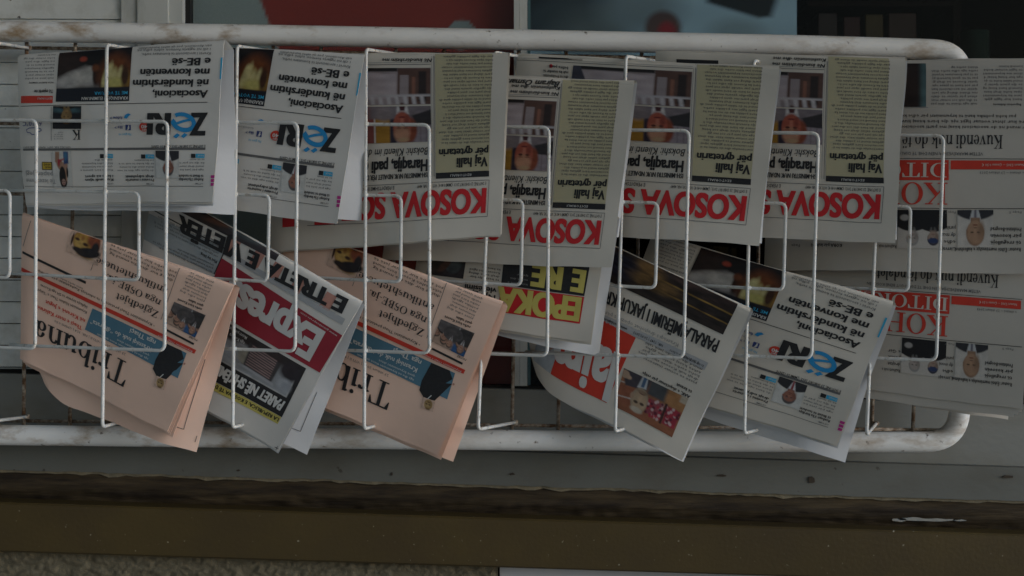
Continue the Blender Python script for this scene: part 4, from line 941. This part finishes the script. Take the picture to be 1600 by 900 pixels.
def slab(P, ns, nt_, thick, m, mb):
    N = (ns + 1) * (nt_ + 1); v = []
    ts = [0, .002, .005, .010, .016, .024, .033, .042, .05] + [.05 + .95 * (j + 1) / (nt_ - 8) for j in range(nt_ - 8)]
    for o in (0.0, -thick):
        for j in range(nt_ + 1):
            for i in range(ns + 1): v.append(P(i / ns, ts[j], o))
    f = []; k = ns + 1
    for j in range(nt_):
        for i in range(ns):
            a = j * k + i
            f.append((a + k, a + k + 1, a + 1, a)); f.append((N + a, N + a + 1, N + a + k + 1, N + a + k))
    for i in range(ns):
        a = nt_ * k + i; f.append((a, N + a, N + a + 1, a + 1)); f.append((i + 1, N + i + 1, N + i, i))
    for j in range(nt_):
        a = j * k; f.append((a, N + a, N + a + k, a + k)); b = j * k + ns; f.append((b + k, N + b + k, N + b, b))
    mb.add(v, f, m, False)

AX = [(-35, -38), (167, 160), (370.5, 363.5), (572, 569), (773, 747), (978, 961), (1178, 1163), (1380, 1354)]      # pocket wires, top and bottom columns
def pocket_A(i): return (AX[i][0] + AX[i][1]) / 2
def paper_Y(px, i, low): return -0.006 - (px - (pocket_A(i) - 135)) / 335 * 0.130 + (0.008 if low else -0.010)

RANK = [0]
def newspaper(label, L, i, low, front, rear, m, mrear, W=None, H=None, inner=((0, 4), (0, 7)), bow=None, rbow=None, gap=(0.006, 0.010), seed=1, amp=0.0017, splay=0.008, curl=None, rlines=()):
    curl = (0.022 if low else 0.034) if curl is None else curl
    W = W or L.W; H = H or L.H
    c = [at(x, y, paper_Y(x, i, low)) for x, y in front]
    base = (c[0] + c[1]) / 2
    root = empty('newspaper', base, label, 'newspaper', 'newspapers in the wire rack')
    F = Patch(c, seed, amp, 0.005, bow)
    page = MB(); slab(F, 48, 44, 0.0018, M[m], page); page.sm = [True] * len(page.f)
    rc = [at(x, y, paper_Y(x, i, low) + gap[0 if k < 2 else 1] + (0.0, 0.006, splay + curl, 0.0)[k]) - np.array([0, curl if k == 2 else 0, 0]) for k, (x, y) in enumerate(rear)]
    rbow = dict(rbow or {}); rbow['curl'] = curl
    Rr = Patch(rc, seed, amp, 0.0, rbow)
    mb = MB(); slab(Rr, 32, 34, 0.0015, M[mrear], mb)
    bp = mb.build('back_page', root)
    for q in bp.data.polygons: q.use_smooth = True
    md = bp.modifiers.new('edge', 'EDGE_SPLIT'); md.split_angle = math.radians(50)
    if rlines:
        iv = inv_quad(rear, 1.0, 1.0); mb = MB()
        for a, b in rlines:
            v = []; f = []; n_ = 14
            for q in range(n_ + 1):
                x, y = np.array(a) + (np.array(b) - np.array(a)) * q / n_
                for e in (-.45, .45):
                    dx, dy = np.array(b, float) - np.array(a, float); L_ = math.hypot(dx, dy)
                    r1, r2 = iv(x - dy / L_ * e, y + dx / L_ * e); v.append(Rr(1 - r1, 1 - r2, 0.0007))
            for q in range(n_): f.append((2 * q, 2 * q + 1, 2 * q + 3, 2 * q + 2))
            mb.add(v, f, M['ink_soft'])
        mb.build('ruled_line', bp)
    # the fold between front and back
    mb = MB(); v = []; ns = 40; na = 7
    for j in range(ns + 1):
        u = j / ns; a = F(u, 0.0); b = Rr(u, 0.0); mid = (a + b) / 2
        for k in range(na + 1):
            th = math.pi * k / na
            pt = mid + (a - mid) * math.cos(th) + np.array([0, 0, 0.0028 + 0.0008 * math.sin(9 * u + seed)]) * math.sin(th)
            pt[1] += 0.0012 * math.sin(th) * math.sin(23 * u + seed)
            v.append(pt)
    f = []
    for j in range(ns):
        for k in range(na):
            a = j * (na + 1) + k; f.append((a, a + na + 1, a + na + 2, a + 1))
    mb.add(v, f, M[m], True); mb.build('fold', root)
    # leaves tucked between, their edges showing below and beside the front page
    for k, (dx, dy) in enumerate(inner):
        g = 0.0032 + 0.0024 * k
        ic = [c[0] + [0.004, g * .6, -.004], c[1] + [-0.002, g * .6, -.004], None, None]
        for idx in (2, 3):
            x, y = front[idx]; ic[idx] = at(x + dx, y + dy, paper_Y(x, i, low) + g)
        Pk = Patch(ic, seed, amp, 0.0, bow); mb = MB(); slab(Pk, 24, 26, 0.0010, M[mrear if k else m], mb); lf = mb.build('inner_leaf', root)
        for q in lf.data.polygons: q.use_smooth = True
        md = lf.modifiers.new('edge', 'EDGE_SPLIT'); md.split_angle = math.radians(50)
    # the print: running text is surface pattern of the front page, the bold elements are parts of it
    groups = {}
    for it in L.items: groups.setdefault(it[0], []).append(it)
    later = []
    for part, its in groups.items():
        base_ = part.split('#')[0]
        own = base_ not in ('subheading_lettering', 'column_lettering', 'caption_lettering', 'dateline_lettering', 'rules', 'social_icons', 'insert')
        mb = MB() if own else page
        for _, mm, v, f, layer, col, z in its:
            lo = v[:, 1].max(); hi = v[:, 1].min()
            if hi > H - 1.0 or v[:, 0].min() > W - 2: continue
            if lo > H + 1.0 and base_.endswith('lettering'): continue
            vv = []
            for q, (x, y) in enumerate(v):
                u = min(1.0, max(0.0, 1 - x / W)); t = min(1.0, max(0.0, 1 - y / H))
                vv.append(F(u, t, 0.0004 + 0.00022 * layer + (z[q] if z is not None else 0)))
            # drop faces flattened against the fold or the edge
            ok = [g_ for g_ in f if not all(v[a][1] > H for a in g_) and not all(v[a][0] > W for a in g_)]
            if ok: mb.add(vv, ok, M[mm], False, col.tolist() if col is not None else None)
        if own and mb.f: later.append((mb, base_.replace('_lettering', ''), any(it[1] == 'photo' for it in its)))
    fp = page.build('front_page', root)
    md = fp.modifiers.new('edge', 'EDGE_SPLIT'); md.split_angle = math.radians(50)
    for mb, nm, colour in later: mb.build(nm, fp, colour)
    return root

Z, K, T3, E, EP, LJ, KO = lay_zeri(), lay_kosova(), lay_tribuna(), lay_express(), lay_epoka(), lay_lajm(), lay_koha()
mm_ = 1e-3
# upper row, left to right
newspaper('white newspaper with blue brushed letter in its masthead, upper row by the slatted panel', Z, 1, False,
          [(25, 86), (350, 62), (334, 315), (40, 318)], [(36, 90), (365, 78), (368, 335), (60, 326)], 'paper_cool', 'paper_side_lit', inner=((0, 3), (1, 6)), bow={'left': (-.004, 0, 0)}, seed=1)
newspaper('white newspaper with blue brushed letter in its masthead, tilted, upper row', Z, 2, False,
          [(250, 68), (569, 84), (526, 350), (217, 308)], [(262, 80), (572, 96), (564, 345), (250, 318)], 'paper_cool', 'paper_side_lit', inner=(), seed=2)
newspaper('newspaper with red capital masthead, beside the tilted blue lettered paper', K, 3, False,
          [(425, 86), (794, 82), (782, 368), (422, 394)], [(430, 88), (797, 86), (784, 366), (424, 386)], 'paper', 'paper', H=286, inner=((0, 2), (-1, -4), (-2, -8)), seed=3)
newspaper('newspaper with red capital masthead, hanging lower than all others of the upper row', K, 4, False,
          [(632, 114), (992, 126), (955, 419), (597, 405)], [(640, 118), (996, 130), (966, 372), (604, 398)], 'paper', 'paper_side_lit', H=301, inner=((0, -4),), seed=4)
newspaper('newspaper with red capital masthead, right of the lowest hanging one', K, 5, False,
          [(808, 86), (1217, 106), (1186, 384), (790, 358)], [(812, 84), (1219, 110), (1190, 380), (794, 352)], 'paper', 'paper_side_lit', inner=((0, -5),), seed=5)
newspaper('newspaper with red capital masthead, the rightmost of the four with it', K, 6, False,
          [(1025, 80), (1416, 91), (1398, 379), (1007, 366)], [(1030, 84), (1418, 95), (1400, 374), (1010, 362)], 'paper', 'paper_side_lit', H=292, inner=((0, -4),), seed=6)
newspaper('large grey newspaper with red serif masthead, upper row at the right end of the rack', KO, 7, False,
          [(1205, 97), (1625, 93), (1618, 428), (1196, 421)], [(1210, 99), (1628, 95), (1620, 424), (1200, 416)], 'paper_warm', 'paper_warm', inner=((0, -3),), seed=7)
# lower row, left to right
newspaper('salmon pink newspaper leaning at the left end of the lower row', T3, 1, True,
          [(33, 333), (365, 446), (262, 674), (31, 560)], [(42, 340), (374, 450), (307, 706), (44, 612)], 'salmon', 'salmon', inner=((2, 2), (4, 5), (8, 9)), rbow={'corner': (0.022, 0.0, 0.022)}, seed=8, rlines=(((271, 660), (291, 669)), ((291, 669), (322, 560)), ((306, 690), (309, 680))))
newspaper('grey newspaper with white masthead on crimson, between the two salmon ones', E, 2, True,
          [(240, 287), (566, 472), (432, 705), (190, 560)], [(246, 292), (570, 476), (478, 711), (220, 575)], 'paper_cool', 'paper_side_lit', inner=((0, 2), (1, 4)), seed=9, rlines=(((454, 667), (470.5, 674)), ((470.5, 674), (496, 612))))
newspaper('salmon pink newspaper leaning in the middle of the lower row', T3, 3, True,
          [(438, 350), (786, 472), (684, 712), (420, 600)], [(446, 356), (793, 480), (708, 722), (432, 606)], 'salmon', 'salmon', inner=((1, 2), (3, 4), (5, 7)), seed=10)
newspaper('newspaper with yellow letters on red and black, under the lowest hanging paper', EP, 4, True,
          [(665, 292), (952, 335), (922, 536), (640, 492)], [(670, 296), (968, 342), (936, 557), (646, 496)], 'paper', 'paper_side_lit', inner=((2, 4),), seed=11)
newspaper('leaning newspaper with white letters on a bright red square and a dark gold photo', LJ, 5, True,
          [(842, 330), (1173, 484), (1066, 719), (815, 600)], [(846, 334), (1176, 488), (1068, 721), (820, 598)], 'paper', 'paper_side_lit', inner=((0, -3),), bow={'bottom': (0, 0, .004), 'corner': (.024, .0, .012)}, rbow={'corner': (.024, 0, .012)}, seed=12)
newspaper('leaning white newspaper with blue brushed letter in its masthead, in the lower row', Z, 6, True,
          [(1020, 365), (1396, 472), (1306, 696), (938, 580)], [(1030, 372), (1399, 478), (1320, 723), (960, 606)], 'paper', 'paper_side_lit', inner=((1, 2), (2, 5)), seed=13)
newspaper('large grey newspaper with red serif masthead, lower row at the right end of the rack', KO, 7, True,
          [(1240, 318), (1615, 330), (1597, 640), (1225, 592)], [(1244, 322), (1612, 334), (1574, 656), (1235, 602)], 'paper_warm', 'paper_warm', H=322, inner=((-2, 4), (-8, 8), (-14, 12)), seed=14)
bpy.data.objects.remove(_to)

# ------------------------------------------------------------------ the wire rack
tube_mat = rusty('enamelled_tube', (0.74, 0.74, 0.715), (0.30, 0.21, 0.12), (0.13, 0.10, 0.075), 0.36, 7)
rack = empty('newspaper_rack', at(750, 680, 0.02), 'white rusty wire newspaper rack with a thick tube frame', 'rack')
TY = 0.022
path = [at(-200, 46.5, TY), at(0, 49, TY), at(400, 54.5, TY), at(800, 62, TY), at(1250, 71, TY), at(1400, 75.5, TY), at(1503, 79, TY), at(1499, 690, TY), at(1380, 691, TY), at(950, 689, TY), at(500, 685, TY), at(0, 679.5, TY), at(-200, 678, TY)]
mb = MB(); mb.tube(rounded(path, 0.085, 12), 0.0162, tube_mat, 24); mb.build('frame_tube', rack)
BV = [(42, 37), (118, 109), (239, 230), (310, 305), (427, 420), (502, 495), (619, 612), (694, 688), (811, 800), (885, 872), (1003, 992), (1073, 1060), (1191, 1180), (1262, 1248), (1380, 1362), (1452, 1426)]
for a, b in BV:
    mb = MB(); mb.tube([at(a, 50 + .017 * a, 0.036), at((a + b) / 2 + .6 * math.sin(a), 360, 0.037), at(b, 664 + .009 * b, 0.036)], 0.0030, M['wire_old']); mb.build('upright_wire', rack)
for y0, y1 in ((73, 98), (192, 214), (302, 322), (431, 452), (541, 562), (657, 672)):
    mb = MB(); mb.tube([at(-150, y0 - 1, 0.043), at(700, (y0 + y1) / 2 - 1, 0.0432), at(1492, y1, 0.043)], 0.0028, M['wire_old']); mb.build('cross_wire', rack)
def loop_Y(px, i):
    u = max(0, (px - (pocket_A(i) - 150)) / 242); return 0.030 - 0.034 * min(1, u * 12) - 0.121 * u ** 0.75
OUT = [(57, 55, 188, 545), (262, 257, 190, 548), (465, 461, 192, 549), (671, 671, 195, 552), (858, 855, 199, 556), (1077, 1068, 204, 559), (1279, 1268, 208, 560), (1474.5, 1463, 212, 563)]
INN = [(15.5, 15, 298, 434), (217, 217, 301, 438), (421, 418, 305, 440), (627, 626, 306, 441), (817, 814, 313, 446), (1028, 1024, 317, 450), (1228, 1224, 318, 453), (1423, 1419, 323, 455)]
AT = [62, 70, 72, 77, 82, 88, 95, 93]; AB = [662, 667, 668, 670, 671, 674, 677, 679]
for i, (a, b) in enumerate(AX):
    Y = loop_Y((a + b) / 2, i) - 0.0058
    p = [at(a + (45 if i else 80), AT[i] + 7 + (6 if i == 0 else 0), 0.033), at(a, AT[i], Y), at((a + b) / 2 + 0.8 * math.sin(3 * i), 370, Y), at(b, AB[i], Y), at(b + (42 if i < 7 else 15) + (38 if i in (0, 4) else 0) - (22 if i == 4 else 0), AB[i] - (11 if i < 7 else 17), 0.030)]
    mb = MB(); mb.tube(rounded(p, 0.009, 4), 0.00265, M['wire'])
    for y_, dy_ in ((OUT[i][2], -1), (OUT[i][3], -4), (INN[i][2], -1), (INN[i][3], -3)):
        tt = (y_ - AT[i]) / (AB[i] - AT[i]); x_ = a + (b - a) * tt
        q = at(x_, y_ + dy_, Y + .003); mb.tube([q + np.array([-.0045, 0, 0]), q + np.array([-.002, 0, .0002]), q + np.array([.002, 0, 0]), q + np.array([.0045, 0, .0002])], 0.0031, M['wire'], 8)
    for q in (p[0], p[-1]): mb.tube([np.array(q) + np.array([-.005, 0, 0]), np.array(q) + np.array([.004, .0, 0])], 0.0038, M['wire_old'], 8)
    mb.build('pocket_wire', rack)
for tab, far, dyt, dyb in ((OUT, 242, -2, -9), (INN, 200, -4, -11)):
    for i, (xt, xb, yt, yb) in enumerate(tab):
        A = pocket_A(i); x0 = A - 148; pts = []
        n_ = 9
        for k in range(n_ + 1):
            x = x0 + (xt - x0) * k / n_; pts.append(at(x, yt + dyt * (1 - k / n_), loop_Y(x, i)))
        pts2 = []
        for k in range(n_ + 1):
            x = xb + (x0 - xb) * k / n_; pts2.append(at(x, yb + dyb * (k / n_), loop_Y(x, i)))
        P = rounded([pts[-2], pts[-1], pts2[0], pts2[1]], 0.011, 6)
        mb = MB(); mb.tube(pts[:-2] + P + pts2[2:], 0.0026, M['wire']); mb.build('pocket_loop', rack)

# ------------------------------------------------------------------ behind the glass
mb = MB()
pp = Pic(120, 150, (0.33, 0.35, 0.345))
def pu(px, py): return ((px - 297) / 507.0, (py + 90) / 690.0)
pp.poly([pu(372, -95), pu(810, -95), pu(810, 400), pu(553, 400)], (0.30, 0.04, 0.03), .006)
pp.poly([pu(553, 399), pu(810, 399), pu(810, 610), pu(735, 610), pu(600, 500)], (0.30, 0.04, 0.03), .006)
cx, cy = pu(721, 54); pp.ell(cx, cy, 23 / 507, 23 / 690, (0.33, 0.35, 0.345), 0.08)
pp.fog(.06, 5, 3)
v = []; f = []
for j in range(pp.ny):
    for i in range(pp.nx): v.append(at(297 + 507 * i / (pp.nx - 1), -90 + 690 * j / (pp.ny - 1), 0.136))
for j in range(pp.ny - 1):
    for i in range(pp.nx - 1):
        a = j * pp.nx + i; f.append((a + pp.nx, a + pp.nx + 1, a + 1, a))
mb.add(v, f, attr_mat('poster_print', 0.4), False, pp.c.reshape(-1, 3).tolist())
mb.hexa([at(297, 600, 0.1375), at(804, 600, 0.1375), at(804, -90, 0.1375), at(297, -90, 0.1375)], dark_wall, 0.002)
tag(mb.build('poster', colour=True), 'red and grey poster with a pale disc behind the left window pane', 'poster')

pp = Pic(120, 90, (0.36, 0.50, 0.62))
def pv(px, py): return ((px - 820) / 425.0, (py + 90) / 190.0)
def pe(px, py, rx, ry, col, soft): pp.ell(*pv(px, py), rx / 425, ry / 190, col, soft)
pe(845, 10, 120, 60, (0.02, 0.026, 0.035), .5); pe(870, 40, 60, 40, (0.05, 0.07, 0.09), .6); pe(930, 5, 70, 18, (.06, .08, .1), .6); pe(930, 55, 60, 40, (.12, .15, .17), .9); pe(1000, 10, 60, 40, (.2, .26, .31), .9); pe(1150, 50, 40, 20, (.27, .36, .42), .9)
pp.poly([pv(1095, -60), pv(1235, -60), pv(1205, 26), pv(1185, 28), pv(1105, 4)], (0.012, 0.016, 0.022), .03)
pe(1036, 44, 28, 27, (0.10, 0.055, 0.055), .35); pe(1042, 50, 14, 16, (0.30, 0.02, 0.03), .6)
pp.fog(.12, 5, 5)
mb = MB(); v = []; f = []
for j in range(pp.ny):
    for i in range(pp.nx): v.append(at(820 + 425 * i / (pp.nx - 1), -90 + 190 * j / (pp.ny - 1), 0.34))
for j in range(pp.ny - 1):
    for i in range(pp.nx - 1):
        a = j * pp.nx + i; f.append((a + pp.nx, a + pp.nx + 1, a + 1, a))
mb.add(v, f, attr_mat('display_print', 0.4), False, pp.c.reshape(-1, 3).tolist())
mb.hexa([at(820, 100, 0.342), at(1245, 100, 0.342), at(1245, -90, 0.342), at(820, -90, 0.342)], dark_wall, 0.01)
tag(mb.build('display_card', colour=True), 'pale blue display card with dark shapes inside the right window', 'display')

room = empty('shop_room', at(1200, 700, 1.2), 'dark shop interior behind the right window pane', 'room')
mb = MB()
x0, x1, z0, z1, y0, y1 = -0.75, 1.6, -0.9, 1.2, 0.165, 1.7
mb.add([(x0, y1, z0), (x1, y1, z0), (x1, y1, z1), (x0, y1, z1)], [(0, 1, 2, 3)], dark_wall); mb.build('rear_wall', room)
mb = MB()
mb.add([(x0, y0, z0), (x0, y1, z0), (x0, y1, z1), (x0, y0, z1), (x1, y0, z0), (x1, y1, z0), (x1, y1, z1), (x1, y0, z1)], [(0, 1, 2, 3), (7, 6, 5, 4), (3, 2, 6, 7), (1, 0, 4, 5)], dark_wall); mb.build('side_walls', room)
shelf = MB(); wood = mat('dark_shelf', (0.008, 0.005, 0.004), 0.8, .2, 8, spec=0.05)
a = at(1262, 66, 0.55); b = at(1490, 66, 0.55); shelf.box((a[0], .55, a[2] - .012), (b[0], .75, a[2]), wood)
a = at(1262, 2, 0.55); b = at(1490, 2, 0.55); shelf.box((a[0], .55, a[2] - .010), (b[0], .75, a[2]), wood)
shelf.box((b[0], .55, -.8), (b[0] + .015, .75, .7), wood)
tag(shelf.build('shelf'), 'dark wooden shelf inside the shop behind the glass', 'shelf')
for nm, px, w_, h_, colr, lb in (('carton', 1278, 30, 46, (0.02, 0.012, 0.012), 'dull brown carton at the left end of the dark shop shelf'), ('carton', 1318, 26, 40, (0.03, 0.006, 0.006), 'dark red carton on the dark shop shelf'), ('carton', 1352, 28, 44, (0.05, 0.032, 0.006), 'yellow carton on the dark shop shelf'),
                         ('carton', 1388, 44, 46, (0.032, 0.012, 0.008), 'wide orange brown carton at the right end of the shop shelf')):
    a = at(px, 66, 0.58); c = MB(); c.box((a[0], .58, a[2] + .001), (a[0] + w_ * .00129, .68, a[2] + h_ * .00129), mat('carton_card', colr, .5, .2, 30)); o = c.build(nm); tag(o, lb, 'box', 'cartons on the shop shelf')
    o.modifiers.new('bevel', 'BEVEL').width = .002
gp = MB(); a = at(1503, 120, 0.5); gp.tube([(a[0] + .025, .5, -.7), (a[0] + .025, .5, .5)], 0.027, mat('green_column_paint', (0.014, 0.028, 0.022), .4, .2, 20), 20)
tag(gp.build('column'), 'dark green column inside the shop near the right edge', 'column')
